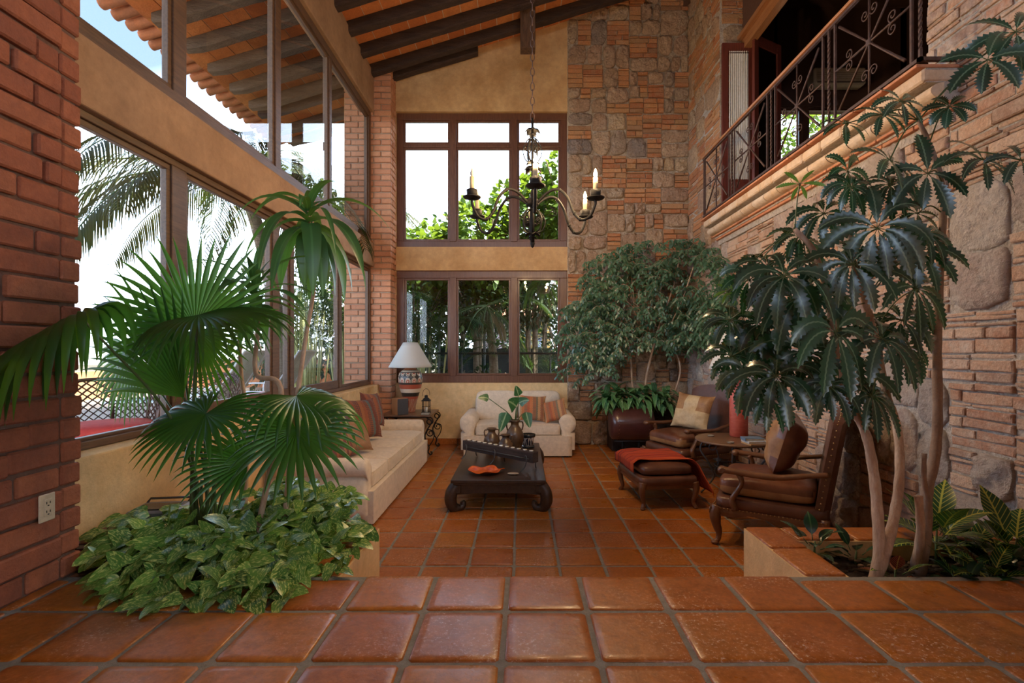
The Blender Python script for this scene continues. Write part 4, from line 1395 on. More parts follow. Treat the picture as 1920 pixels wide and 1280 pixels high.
def pottery():
    m, nt, b = new_mat('painted_pottery'); L = nt.links
    tc = N(nt, 'ShaderNodeTexCoord'); sx = N(nt, 'ShaderNodeSeparateXYZ'); L.new(tc.outputs['UV'], sx.inputs[0])
    CR, RD, BK, OC = (.58, .48, .36), (.33, .07, .035), (.03, .025, .02), (.55, .24, .06)
    bands = ramp(nt, [(0, RD), (.10, BK), (.13, RD), (.30, BK), (.33, CR), (.36, RD), (.40, BK), (.42, CR), (.58, BK), (.60, CR), (.64, BK), (.66, OC), (.78, RD), (.80, CR)], 'CONSTANT')
    L.new(sx.outputs[1], bands.inputs[0])
    mp = N(nt, 'ShaderNodeMapping'); mp.inputs['Scale'].default_value = (12, 6.2, 1); mp.inputs['Location'].default_value = (0, .3, 0); L.new(tc.outputs['UV'], mp.inputs['Vector'])
    vo = N(nt, 'ShaderNodeTexVoronoi', Scale=1.0); vo.inputs['Randomness'].default_value = 0; L.new(mp.outputs[0], vo.inputs['Vector'])
    rp = ramp(nt, [(0, CR), (.10, RD), (.25, CR), (.33, BK), (.38, CR), (.44, BK)], 'CONSTANT'); L.new(vo.outputs['Distance'], rp.inputs[0])
    def band(lo, hi):
        a = N(nt, 'ShaderNodeMath', operation='GREATER_THAN'); a.inputs[1].default_value = lo; L.new(sx.outputs[1], a.inputs[0])
        b2 = N(nt, 'ShaderNodeMath', operation='LESS_THAN'); b2.inputs[1].default_value = hi; L.new(sx.outputs[1], b2.inputs[0])
        c = N(nt, 'ShaderNodeMath', operation='MULTIPLY'); L.new(a.outputs[0], c.inputs[0]); L.new(b2.outputs[0], c.inputs[1]); return c.outputs[0]
    c = mixc(nt, band(.42, .58), bands.outputs[0], rp.outputs[0])
    mp2 = N(nt, 'ShaderNodeMapping'); mp2.inputs['Scale'].default_value = (24, 8, 1); mp2.inputs['Rotation'].default_value = (0, 0, .8); L.new(tc.outputs['UV'], mp2.inputs['Vector'])
    wv = N(nt, 'ShaderNodeTexWave', Scale=.6, Distortion=6); L.new(mp2.outputs[0], wv.inputs['Vector'])
    rp2 = ramp(nt, [(0, RD), (.45, CR), (.62, OC)], 'CONSTANT'); L.new(wv.outputs['Fac'], rp2.inputs[0])
    c = mixc(nt, band(.66, .80), c, rp2.outputs[0])
    rp3 = ramp(nt, [(0, RD), (.5, (.22, .05, .03)), (.8, CR)], 'CONSTANT'); L.new(wv.outputs['Fac'], rp3.inputs[0])
    c = mixc(nt, band(0, .28), c, rp3.outputs[0])
    L.new(c, b.inputs['Base Color']); b.inputs['Roughness'].default_value = .35
    return m
tl = empty('table_lamp', (-1.735, 7.70, .60), 'painted pottery lamp with white conical shade on the iron side table', 'lamp')
mb = MB(); mb.lathe([(0, 0), (.075, 0), (.078, .02), (.085, .10), (.115, .22), (.160, .36), (.185, .48), (.188, .54), (.170, .61), (.12, .655), (.085, .675), (.082, .72), (.10, .76), (.085, .762), (0, .74)], 48)
mb.build('lamp_base', pottery(), tl)
mb = MB(); mb.tube([(0, 0, .74), (0, 0, 1.0)], .012, 8); mb.build('lamp_rod', M_BRASS, tl)
mb = MB(); mb.grid(lambda u, v: ((.335-.225*v)*math.cos(2*PI*u), (.335-.225*v)*math.sin(2*PI*u), .70+.385*v), 64, 6); mb.build('lamp_shade', M_SHADE, tl, solid=.003)

# loudspeaker
sp_ = empty('bookshelf_speaker', (-1.83, 7.42, .60), 'small bookshelf loudspeaker with a grey grille and cherry sides by the pottery lamp', 'speaker', None, R(42))
mb = MB(); mb.box(-.09, .09, -.085, .085, 0, .245); mb.build('cabinet', surf('cherry_veneer', (.42, .20, .09), rough=.4, col2=(.36, .16, .07), scale=4, stretch=(8, 8, 1)), sp_, bevel=.003)
mb = MB(); mb.cbox(0, -.094, .1225, .172, .018, .238, .005); mb.build('grille', surf('grille_cloth', (.06, .062, .07), rough=.9, bump=.3, bscale=300), sp_)
# candle lantern
ln = empty('candle_lantern', (-1.46, 7.55, .60), 'small black metal candle lantern with a loop handle on the side table', 'lantern')
mb = MB(); mb.cbox(0, 0, .010, .125, .125, .02, .004)
for sx in (-1, 1):
    for sy in (-1, 1): mb.box(sx*.05-.005, sx*.05+.005, sy*.05-.005, sy*.05+.005, .02, .19)
for s_ in (-1, 1):
    mb.box(-.05, .05, s_*.05-.003, s_*.05+.003, .10, .104); mb.box(s_*.05-.003, s_*.05+.003, -.05, .05, .10, .104)
    mb.box(-.002, .002, s_*.05-.003, s_*.05+.003, .02, .19)
mb.cbox(0, 0, .195, .13, .13, .014, .004)
mb.build('lantern_cage', M_IRON, ln)
mb = MB(); mb.lathe([(.078, .20), (.045, .235), (.030, .24), (.030, .262), (.040, .266), (.0, .285)], 4, 0, RZ(PI/4), False); mb.build('lantern_roof', M_IRON, ln)
mb = MB(); mb.tube([(.0+.055*math.cos(a), 0, .27+.085*math.sin(a)+.02) for a in [PI*i/16-.2 for i in range(20)]], .003, 5); mb.build('lantern_handle', M_IRON, ln)
mb = MB(); mb.lathe([(0, .02), (.024, .02), (.024, .09), (0, .09)], 16); mb.build('candle', bpy.data.materials['white_wax'], ln)
mb = MB(); mb.cbox(0, 0, .012, .12, .09, .024, .004)
o = mb.build('small_box', surf('grey_card', (.30, .30, .27), rough=.7), loc=(-1.44, 7.39, .60)); tag(o, 'small flat grey box in front of the candle lantern', 'box')

# ------------------------------------------------------------------ leather armchairs
def armchair(name, lab, loc, rz, cm_top=None):
    """faces local -y; width along x"""
    root = empty(name, loc, lab, 'armchair', None, rz)
    W2, DF, DB = .36, -.42, .36
    # seat platform, leather
    mb = MB(); mb.superq(0, -.03, .335, .74, .80, .12, .30, .18, 44, 12); mb.build('seat', M_LEATHER, root)
    # carved apron following cabriole curve
    def apron(p0, p1, nm='apron'):
        p0 = Vector(p0); p1 = Vector(p1); d = p1-p0; L_ = d.length; d.normalize(); n_ = Vector((d.y, -d.x, 0))
        m2 = MB(); k = 16; vs = []; fs = []
        for i in range(k+1):
            t = i/k
            zlow = .235+.045*math.sin(PI*t)**.6+.010*math.cos(6*PI*t)-.02
            for (o_, z) in ((.022, .302), (.026, .27), (.024, zlow), (0, zlow), (0, .302)):
                q = p0+d*(L_*t)+n_*o_; vs.append((q.x, q.y, z))
        for i in range(k):
            for j in range(5):
                j2 = (j+1) % 5
                fs.append((i*5+j, (i+1)*5+j, (i+1)*5+j2, i*5+j2))
        fs.append(tuple(range(5))); fs.append(tuple(k*5+j for j in range(5))[::-1])
        m2.add(vs, fs, 0, False); m2.build(nm, M_CWOOD, root, bevel=.003)
    apron((-W2, DF+.01, 0), (W2, DF+.01, 0)); apron((W2-.01, DF, 0), (W2-.01, DB, 0)); apron((-W2+.01, DB, 0), (-W2+.01, DF, 0))
    # legs
    for sx in (-1, 1):
        m2 = MB(); x = sx*(W2-.01); y = DF+.01
        pts = bez([(x, y, .31), (x+sx*.012, y-.012, .25), (x+sx*.006, y-.006, .17), (x-sx*.012, y+.012, .09), (x-sx*.008, y+.006, .035), (x+sx*.012, y-.016, .012)], 6)
        n_ = len(pts); rad = [(.042, .044, .033, .021, .020, .026)[min(5, int(i/(n_-1)*5))] for i in range(n_)]
        rad = [sum(rad[max(0, i-2):i+3])/len(rad[max(0, i-2):i+3]) for i in range(n_)]
        m2.tube(pts, rad, 10)
        m2.superq(x+sx*.012, y-.014, .014, .055, .06, .028, .8, .9, 12, 8)
        for i in range(5):   # carved shell at the knee
            a = -.6+.3*i
            m2.tube([(x+sx*.02+a*.03, y-.045, .30), (x+sx*.012+a*.016, y-.052, .255), (x+sx*.01, y-.040, .215)], [.007, .007, .004], 5)
        m2.build('leg', M_CWOOD, root)
        m2 = MB(); y = DB-.02
        m2.tube(bez([(x, y, .32), (x, y+.005, .2), (x, y+.03, .10), (x, y+.075, .0)], 5), [.032]*8+[.024]*8, 8); m2.build('leg', M_CWOOD, root)
    # back: upholstered panel with a shaped top, leaning
    m2 = MB()
    def back(u, v, off):
        x = (2*u-1)
        top = 1.06+.055*math.cos(x*PI*.5)**.7*1.0-.030*abs(x)**3
        z = .30+(top-.30)*v
        wv = W2+.01-.02*(1-v)
        y = DB-.035+.13*v+off*(.5+.5*(1-abs(x)**4))
        yy = y-.035*(abs(x)**3)
        return (x*wv, yy, z)
    m2.grid(lambda u, v: back(u, v, -.060), 24, 16)
    m2.grid(lambda u, v: back(1-u, v, .050), 24, 16)
    # rim strip closing the two skins
    rim = [(0, i/16) for i in range(17)]+[(i/24, 1) for i in range(1, 25)]+[(1, 1-i/16) for i in range(1, 17)]
    vs = []; fs = []
    for (u, v) in rim:
        vs.append(back(u, v, -.060)); vs.append(back(u, v, .050))
    for i in range(len(rim)-1): fs.append((2*i, 2*i+1, 2*i+3, 2*i+2))
    m2.add(vs, fs, 0, True)
    m2.build('backrest', M_LEATHER, root)
    m2 = MB(); pts = []
    for (u, v) in rim:
        a = Vector(back(u, v, -.060)); b_ = Vector(back(u, v, .050)); pts.append((a+b_)*.5)
    for i in range(len(pts)-1):
        a, b_ = pts[i], pts[i+1]; n_ = max(1, int((b_-a).length/.024))
        for k in range(n_):
            p = a+(b_-a)*(k/n_)
            m2.superq(p.x, p.y, p.z, .013, .013, .013, 1, 1, 6, 4)
    for yy, xa, xb in ((DF-.026, -W2, W2),):
        for i in range(28):
            m2.superq(xa+(xb-xa)*(i+.5)/28, yy, .300, .013, .010, .013, 1, 1, 6, 4)
    for sx in (-1, 1):
        for i in range(28): m2.superq(sx*(W2+.018), DF+(DB-DF)*(i+.5)/28, .300, .010, .013, .013, 1, 1, 6, 4)
    m2.build('nail_trim', M_BRASS, root)
    # arms
    for sx in (-1, 1):
        m2 = MB(); x = sx*(W2+.015)
        pts = bez([(x, DB+.0, .66), (x+sx*.01, DB-.16, .632), (x+sx*.02, DB-.36, .600), (x+sx*.016, DF+.10, .612), (x+sx*.008, DF+.05, .616)], 8)
        m2.tube(pts, [.026]*8+[.030]*8+[.034]*8+[.036]*9, 10, flat=.72)
        m2.superq(x+sx*.008, DF+.055, .612, .088, .07, .060, .9, .9, 16, 12)
        m2.tube(scroll((x+sx*.045, DF+.06, .610), .024, 1.3, 0, Vector((0, 1, 0)), Vector((0, 0, 1)), 16, .2), .006, 5)
        m2.build('armrest', M_CWOOD, root)
        m2 = MB()
        pts = bez([(x, DF+.17, .60), (x+sx*.004, DF+.20, .53), (x+sx*.004, DF+.165, .45), (x, DF+.13, .38), (x, DF+.15, .30)], 6)
        m2.tube(pts, [.030]*5+[.027]*7+[.032]*7+[.036]*6, 8, flat=.7); m2.build('arm_post', M_CWOOD, root)
    # loose seat cushion: dark top, tan border
    m2 = MB()
    def bump(x, y, z):
        return (.0, .0, (.035*(1-x*x)*(1-y*y) if z > 0 else 0)+.010*noise.noise(Vector((x*3, y*3, z*2+rz))))
    m2.superq(0, -.06, .465, .64, .70, .16, .42, .22, 48, 20, 0, None, bump)
    for i, f in enumerate(m2.f):
        zc = sum(m2.v[q][2] for q in f)/len(f); xc = sum(m2.v[q][0] for q in f)/len(f); yc = sum(m2.v[q][1] for q in f)/len(f)
        m2.m[i] = 0 if zc > .482 else 1
    m2.build('seat_cushion', [M_LEATHERR, M_LEATHERT], root)
    return root
A1 = armchair('leather_armchair', 'brown leather armchair behind the footstool, carrying the patchwork cushion', (2.13, 6.28, 0), R(-67))
A2 = armchair('leather_armchair', 'brown leather armchair seen from the side next to the planter, with a carved arm', (2.12, 4.10, 0), R(-121))

# patchwork cushions
def patch_pillow(name, lab, mats, w, h, t, loc, rot, flip=0):
    mb = MB(); n = 18; mb.pillow(w, h, t, 0, n=n, seed=9+flip, wr=.010)
    for i, f in enumerate(mb.f):
        x = sum(mb.v[q][0] for q in f)/4; z = sum(mb.v[q][2] for q in f)/4
        cx = 0 if x < -w/6 else (1 if x < w/6 else 2); cz = 0 if z < 0 else 1
        mb.m[i] = (cx+cz+flip) % 2 if cx != 1 else 1
        if cx != 1 and cz == 0: mb.m[i] = 1
        if cx != 1 and cz == 1: mb.m[i] = 0
    # gathered knot
    o = mb.build(name, mats, loc=loc, rot=rot); tag(o, lab, 'cushion'); return o
patch_pillow('patchwork_cushion', 'tan and cream leather patchwork cushion on the far armchair', [M_LEATHERT, M_LEATHERC], .52, .46, .17, (2.14, 6.18, .80), (R(-20), R(3), R(-52)))
mb = MB(); mb.pillow(.46, .48, .27, 0, n=18, seed=12, wr=.012)
for i, f in enumerate(mb.f):
    y = sum(mb.v[q][1] for q in f)/4; x = sum(mb.v[q][0] for q in f)/4; z = sum(mb.v[q][2] for q in f)/4
    if y < -.03: mb.m[i] = 1
o = mb.build('leather_cushion', [M_LEATHERR, M_LEATHERT], loc=(2.20, 4.12, .80), rot=(R(-16), R(0), R(-124+0))); tag(o, 'dark chestnut leather cushion with a pale seam on the near armchair', 'cushion')

# footstool with throw
fs_ = empty('footstool', (1.42, 5.22, 0), 'brown leather footstool on cabriole legs under the striped throw', 'footstool', None, R(6))
mb = MB(); mb.superq(0, 0, .275, .60, .76, .10, .30, .16, 40, 12); mb.build('seat', M_LEATHER, fs_)
mb = MB(); mb.superq(0, 0, .37, .54, .68, .12, .5, .25, 40, 16, 0, None, lambda x, y, z: (0, 0, .02*(1-x*x)*(1-y*y)+.008*noise.noise(Vector((x*3, y*3, 1))))); mb.build('cushion', M_LEATHER, fs_)
mb = MB()
mb.box(-.285, .285, -.365, -.345, .20, .245); mb.box(-.285, .285, .345, .365, .20, .245); mb.box(-.285, -.265, -.345, .345, .20, .245); mb.box(.265, .285, -.345, .345, .20, .245)
mb.build('apron', M_CWOOD, fs_, bevel=.005)
for sx in (-1, 1):
    for sy in (-1, 1):
        m2 = MB(); x = sx*.265; y = sy*.345
        pts = bez([(x, y, .26), (x+sx*.012, y+sy*.012, .20), (x+sx*.004, y+sy*.004, .13), (x-sx*.010, y-sy*.010, .06), (x+sx*.008, y+sy*.008, .012)], 6)
        n_ = len(pts); m2.tube(pts, [.040-.020*min(1, i/(n_*.7)) for i in range(n_)], 10)
        m2.superq(x+sx*.008, y+sy*.010, .012, .045, .05, .024, .9, .9, 10, 6); m2.build('leg', M_CWOOD, fs_)
mb = MB()
for i in range(24):
    mb.superq(-.285+.57*i/23, -.372, .252, .012, .010, .012, 1, 1, 6, 4)
for i in range(28): mb.superq(-.292, -.36+.72*i/27, .252, .010, .012, .012, 1, 1, 6, 4)
mb.build('nail_trim', M_BRASS, fs_)
def throw_mat():
    m, nt, b = new_mat('striped_wool'); L = nt.links
    tc = N(nt, 'ShaderNodeTexCoord'); sx = N(nt, 'ShaderNodeSeparateXYZ'); L.new(tc.outputs['UV'], sx.inputs[0])
    f = N(nt, 'ShaderNodeMath', operation='MULTIPLY'); f.inputs[1].default_value = 17; L.new(sx.outputs[1], f.inputs[0])
    no = N(nt, 'ShaderNodeTexNoise', Scale=1.0, Detail=3, Roughness=.7); no.noise_dimensions = '1D'; L.new(f.outputs[0], no.inputs['W'])
    rp = ramp(nt, [(.28, (.05, .02, .015)), (.34, (.05, .02, .02)), (.40, (.30, .018, .012)), (.46, (.20, .010, .010)), (.49, (.42, .035, .012)), (.52, (.55, .10, .015)), (.55, (.28, .012, .010)), (.60, (.50, .10, .015)), (.66, (.24, .012, .012))]); L.new(no.outputs['Fac'], rp.inputs[0])
    L.new(rp.outputs[0], b.inputs['Base Color']); b.inputs['Roughness'].default_value = .95
    n2 = N(nt, 'ShaderNodeTexNoise', Scale=150); L.new(tc.outputs['UV'], n2.inputs['Vector'])
    bp_ = N(nt, 'ShaderNodeBump', Strength=.5, Distance=.004); L.new(n2.outputs['Fac'], bp_.inputs['Height']); L.new(bp_.outputs[0], b.inputs['Normal'])
    return m
mb = MB()
def throw(u, v):
    # u runs across the stool from the west edge to past the east edge, v from front to back
    s_ = -.40+1.02*u           # arc position along x
    t_ = (-.24+.60*v) - .20*u + .10*math.sin(u*3)
    hx, hy, top = .315, .385, .452
    x = s_; z = top+.012*noise.noise(Vector((u*5, v*5, 2)))
    y = t_
    if s_ < -hx:
        x = -hx-.010-.02*math.sin(v*7)*.5; z = top-(-hx-s_)*1.05
    if s_ > hx:
        ov = s_-hx; x = hx+.015+.35*ov; z = top-ov*.92
    if y < -hy:
        ov = -hy-y; y = -hy-.014-.1*ov; z -= ov*.95
    if y > hy:
        y = hy+.01; 
    e_ = max(abs(x)/hx, abs(y)/hy)
    if e_ > .8: z -= .035*min(1, (e_-.8)/.2)**2
    z += .006*math.sin(u*14+v*4)
    return (x, y, z)
mb.grid(throw, 50, 40)
o = mb.build('throw_blanket', throw_mat(), loc=(1.42, 5.22, 0.012), rot=(0, 0, R(6)), solid=.006); tag(o, 'red and orange striped woven throw draped over the footstool', 'blanket')

# round table with iron scroll base
rt = empty('round_table', (2.27, 5.28, 0), 'round wooden table on grey scrolled iron legs between the two armchairs', 'table')
mb = MB(); mb.lathe([(0, .595), (.38, .595), (.392, .603), (.392, .615), (.38, .622), (0, .622)], 56); mb.build('table_top', M_TWOOD, rt)
for k in range(4):
    a = PI/4+PI/2*k+.35; ax = Vector((math.cos(a), math.sin(a), 0)); Z_ = Vector((0, 0, 1))
    m2 = MB()
    m2.tube(bez([ax*.30+Z_*.59, ax*.335+Z_*.48, ax*.25+Z_*.34, ax*.20+Z_*.20, ax*.27+Z_*.08, ax*.33+Z_*.008], 6), .0105, 7)
    m2.tube(scroll(ax*.22+Z_*.52, .065, 1.2, 0, ax, Z_, 20, .3, 1), .008, 6)
    m2.tube(bez([ax*.17+Z_*.49, ax*.15+Z_*.40, ax*.16+Z_*.32], 6), .008, 6)
    m2.tube(scroll(ax*.13+Z_*.25, .07, 1.3, PI/2, ax, Z_, 20, .3, -1), .008, 6)
    m2.build('leg', M_IRONG, rt)
mb = MB(); mb.tube([(.19*math.cos(2*PI*i/24), .19*math.sin(2*PI*i/24), .33) for i in range(25)], .008, 6, cap=False); mb.build('ring', M_IRONG, rt)
# red ceramic lamp
rl = empty('ceramic_lamp', (2.385, 5.42, .622), 'tall red ceramic lamp with a white shade on the round table', 'lamp')
mb = MB(); mb.lathe([(0, 0), (.088, 0), (.095, .01), (.096, .42), (.090, .50), (.060, .56), (.045, .60), (.045, .63), (0, .63)], 40)
mb.build('lamp_base', surf('red_ceramic', (.42, .07, .05), rough=.45, col2=(.50, .12, .08), scale=9, bump=.2, bscale=40, stretch=(1, 1, 4)), rl)
mb = MB(); mb.grid(lambda u, v: ((.31-.17*v)*math.cos(2*PI*u), (.31-.17*v)*math.sin(2*PI*u), .74+.42*v), 56, 6); mb.build('lamp_shade', M_SHADE, rl, solid=.003)
mb = MB(); mb.tube([(0, 0, .62), (0, 0, 1.12)], .010, 8)
for k in range(3):
    a = 2*PI*k/3; mb.tube([(0, 0, 1.11), (.14*math.cos(a), .14*math.sin(a), 1.15)], .003, 5)
mb.build('lamp_rod', M_BRASS, rl)
# books on the round table
def book(x, y, z, w, d, h, cov, rz, lab):
    root = empty('book', (x, y, z), lab, 'book', None, rz)
    m2 = MB(); m2.box(-w/2, w/2, -d/2, d/2, 0, .003); m2.box(-w/2, w/2, -d/2, d/2, h-.003, h); m2.box(-w/2, -w/2+.003, -d/2, d/2, .003, h-.003)
    m2.build('cover', cov, root)
    m2 = MB(); m2.box(-w/2+.004, w/2-.005, -d/2+.005, d/2-.005, .003, h-.003); m2.build('pages', surf('book_pages', (.62, .60, .52), rough=.9) if 'book_pages' not in bpy.data.materials else bpy.data.materials['book_pages'], root)
book(2.385, 4.98, .622, .26, .17, .014, surf('kraft_cover', (.45, .27, .12)), R(8), 'thin tan book at the bottom of the pile on the round table')
book(2.37, 4.985, .636, .23, .16, .020, surf('white_cover', (.55, .55, .56)), R(3), 'white covered book in the middle of the pile on the round table')
book(2.34, 5.00, .656, .19, .14, .028, surf('blue_cover', (.13, .22, .36)), R(-4), 'blue and white paperback on top of the pile on the round table')
for (x, y, l) in ((2.08, 5.42, 'small clear ashtray near the wall side of the round table'), (2.13, 5.03, 'small clear ashtray beside the books on the round table')):
    mb = MB(); mb.lathe([(0, 0), (.032, 0), (.036, .014), (.030, .014), (.026, .005), (0, .005)], 20)
    o = mb.build('ashtray', surf('smoked_glass', (.25, .24, .22), rough=.1) if 'smoked_glass' not in bpy.data.materials else bpy.data.materials['smoked_glass'], loc=(x, y, .622)); tag(o, l, 'ashtray')

# leather drum on an iron stand
dr = empty('leather_drum', (1.63, 7.36, 0), 'horizontal oxblood leather drum on a low iron stand by the stone wall', 'drum')
mb = MB(); Mx = T(-.31, 0, .475) @ RY(R(90))
mb.lathe([(0, -.02), (.10, -.015), (.20, .0), (.235, .03), (.245, .09), (.25, .31), (.245, .53), (.235, .59), (.20, .62), (0, .63)], 48, 0, Mx)
mb.build('drum_body', M_OXBLOOD, dr)
mb = MB()
for xx in (-.22, .22):
    for i in range(26):
        a = 2*PI*i/26; mb.superq(xx, .25*math.cos(a), .475+.25*math.sin(a), .010, .010, .010, 1, 1, 6, 4)
mb.build('nail_trim', M_BRASS, dr)
mb = MB(); mb.box(-.25, .25, -.05, .05, .212, .226); mb.build('stand_plate', M_IRONG, dr)
for sx in (-1, 1):
    mb = MB(); x = sx*.12
    mb.tube([(x, 0, .215), (x, 0, .07)], .022, 8)
    for sy in (-1, 1):
        mb.tube(bez([(x, 0, .09), (x+sx*.03, sy*.10, .075), (x+sx*.05, sy*.17, .02), (x+sx*.05, sy*.20, .012), (x+sx*.05, sy*.215, .035)], 5), .010, 6)
    mb.build('stand_foot', M_IRON, dr)
# ================================================================== indoor plants
CAMP = Vector((0, 0, 1.575))
def at(px, py, Y):
    """room coordinates of something seen in that direction at distance Y from the camera wall"""
    return Vector(((px-978)/925*Y, Y, 1.575-(py-655)/925*Y))
M_STEM = surf('green_stem', (.045, .09, .025), rough=.5, col2=(.07, .11, .03), scale=20)
M_BARK = surf('pale_bark', (.55, .40, .29), rough=.9, col2=(.40, .26, .17), scale=9, bump=.6, bscale=30, stretch=(3, 3, .8), dist=.008)
M_BARKD = surf('grey_brown_bark', (.24, .165, .12), rough=.9, col2=(.32, .22, .16), scale=12, bump=.6, bscale=40, dist=.008)
L_PALM = leaf_mat('fan_palm_leaf', (.010, .055, .018), (.030, .115, .022), rough=.35, trans=.38, tcol=(.16, .42, .03), spec=.6)
L_POTH = leaf_mat('pothos_leaf', (.04, .15, .035), (.17, .36, .06), rough=.28, trans=.18, tcol=(.20, .45, .05), streak=(.62, .70, .22), streak_amt=.38, spec=.6)
L_DRAC = leaf_mat('corn_plant_leaf', (.015, .070, .030), (.035, .12, .045), rough=.38, trans=.3, tcol=(.18, .40, .05), streak=None, spec=.6, rib=(.07, .20, .07))
L_SCHE = leaf_mat('aralia_leaf', (.008, .036, .026), (.018, .075, .045), rough=.26, trans=.12, tcol=(.05, .20, .05), rib=(.14, .25, .16), spec=.8, coat=.35)
L_SCHEY = leaf_mat('young_aralia_leaf', (.05, .20, .03), (.09, .28, .04), rough=.3, trans=.3, tcol=(.25, .5, .05), rib=(.2, .35, .12))
L_FIC = leaf_mat('ficus_leaf', (.03, .09, .055), (.11, .21, .13), rough=.32, trans=.2, tcol=(.10, .30, .06), spec=.7)
L_AGL = leaf_mat('aglaonema_leaf', (.03, .15, .055), (.09, .26, .10), rough=.35, trans=.15, tcol=(.12, .35, .06), streak=(.36, .52, .33), streak_amt=.34, rib=(.10, .24, .08))
L_CROT = leaf_mat('croton_leaf', (.008, .050, .022), (.018, .085, .03), rough=.25, trans=.12, tcol=(.1, .3, .05), vein=(.42, .46, .08), spec=.7)
L_CROTR = leaf_mat('red_croton_leaf', (.10, .012, .02), (.20, .03, .03), rough=.25, trans=.1, vein=(.45, .30, .08), spec=.6)

# ---- fan palm
fp = empty('fan_palm', (-1.62, 2.52, .50), 'large fan palm with drooping pleated leaves rising from the pothos beside the brick pillar', 'palm')
FO = Vector((-1.62, 2.52, .50))
pal_rng = random.Random(4)
def fan(hub, stalk, nrm, Rr, spread=250, droop=1.0, nf=34, cut=.50, cone=.1, wf=.80):
    """hub, direction of the middle finger, upper side normal. fingers joined near the hub"""
    hub = Vector(hub)-FO
    d0 = Vector(stalk).normalized(); n0 = Vector(nrm); n0 = (n0-d0*n0.dot(d0)).normalized()
    s0 = d0.cross(n0)
    mb = MB()
    for i in range(nf):
        t = (i+.5)/nf-.5
        a = R(spread)*t
        d = d0*math.cos(a)+s0*math.sin(a)
        Lf = Rr*(1-.28*abs(t*2)**2)*pal_rng.uniform(.92, 1.05)
        seg = 9
        wj = 2*math.pi*Lf*cut*(spread/360)/nf*wf    # width where the fingers part
        p = hub.copy(); dd = d.copy(); nn = (n0+d*cone*-1).normalized()
        vs = []; uvs = []; fs = []
        for k in range(seg+1):
            q = k/seg
            w = (wj*(q/cut) if q < cut else wj*(1-((q-cut)/(1-cut))**1.5))+.0006
            s_ = dd.cross(nn).normalized()
            f_ = nn*(w*.5)
            vs += [p-s_*w*.62, p+f_, p+s_*w*.62]; uvs += [(q, 0), (q, .5), (q, 1)]
            p = p+dd*(Lf/seg)
            g = droop*(q**1.4)*.50*pal_rng.uniform(.7, 1.3)
            dd = (dd+Vector((0, 0, -g))).normalized()
            nn = (nn-dd*nn.dot(dd)).normalized()
        for k in range(seg):
            b_ = k*3; fs += [(b_, b_+1, b_+4, b_+3), (b_+1, b_+2, b_+5, b_+4)]
        mb.add(vs, fs, 0, True, uvs)
    # petiole from the base
    base = Vector((pal_rng.uniform(-.05, .05), pal_rng.uniform(-.05, .05), .0))
    mid = base.lerp(hub, .5)+Vector((0, 0, .10)); mid.x = base.x+(hub.x-base.x)*.32; mid.y = base.y+(hub.y-base.y)*.35
    pt = bez([base, mid, hub-d0*.0], 10)
    rd = [.0085-.004*(i/(len(pt)-1)) for i in range(len(pt))]
    fr = mb.build('frond', L_PALM, fp)
    m2 = MB(); m2.tube(pt, rd, 7, 0); m2.build('petiole', M_STEM, fp)
    return fr
fan(at(150, 592, 1.95), (-.55, -.25, -.45), (-.25, -.30, .9), .66, 235, 2.6, 28, wf=1.0)
fan(at(366, 612, 2.45), (-.35, .10, .95), (.15, -1, .25), .52, 215, .25, 30)
fan(at(372, 590, 2.35), (.80, -.25, -.02), (.05, -.30, .95), .52, 200, 1.1, 34)
fan(at(368, 620, 2.50), (.10, -.1, -1), (-.3, -1, .2), .42, 190, .2, 26)
fan(at(345, 745, 2.45), (-.62, .05, .78), (-.45, -.85, .2), .72, 95, .35, 16)
fan(at(325, 585, 2.75), (-.75, .1, -.35), (.1, -.7, .8), .50, 200, 1.4, 28)
fan(at(386, 775, 2.32), (-.1, -.35, -.25), (.0, -.12, 1), .36, 320, .55, 32)
fan(at(556, 742, 2.62), (.70, -.2, -.25), (.2, -.15, 1), .46, 250, 1.3, 30)
fan(at(556, 806, 2.42), (.15, -.35, -.35), (.0, -.12, 1), .38, 320, .6, 32)
fan(at(465, 868, 2.40), (-.55, -.2, .15), (.05, -.6, .8), .34, 200, .7, 22)
fan(at(250, 668, 2.9), (-.4, .1, -.55), (.1, -.8, .5), .42, 190, 1.1, 24)
m2 = MB()
for i in range(4):
    a = i*1.6
    m2.tube([(.03*math.cos(a), .03*math.sin(a), -.08), (.028*math.cos(a), .028*math.sin(a), .18), (.045*math.cos(a+.2), .045*math.sin(a+.2), .42)], [.011, .009, .006], 7)
m2.build('trunk', M_STEM, fp)

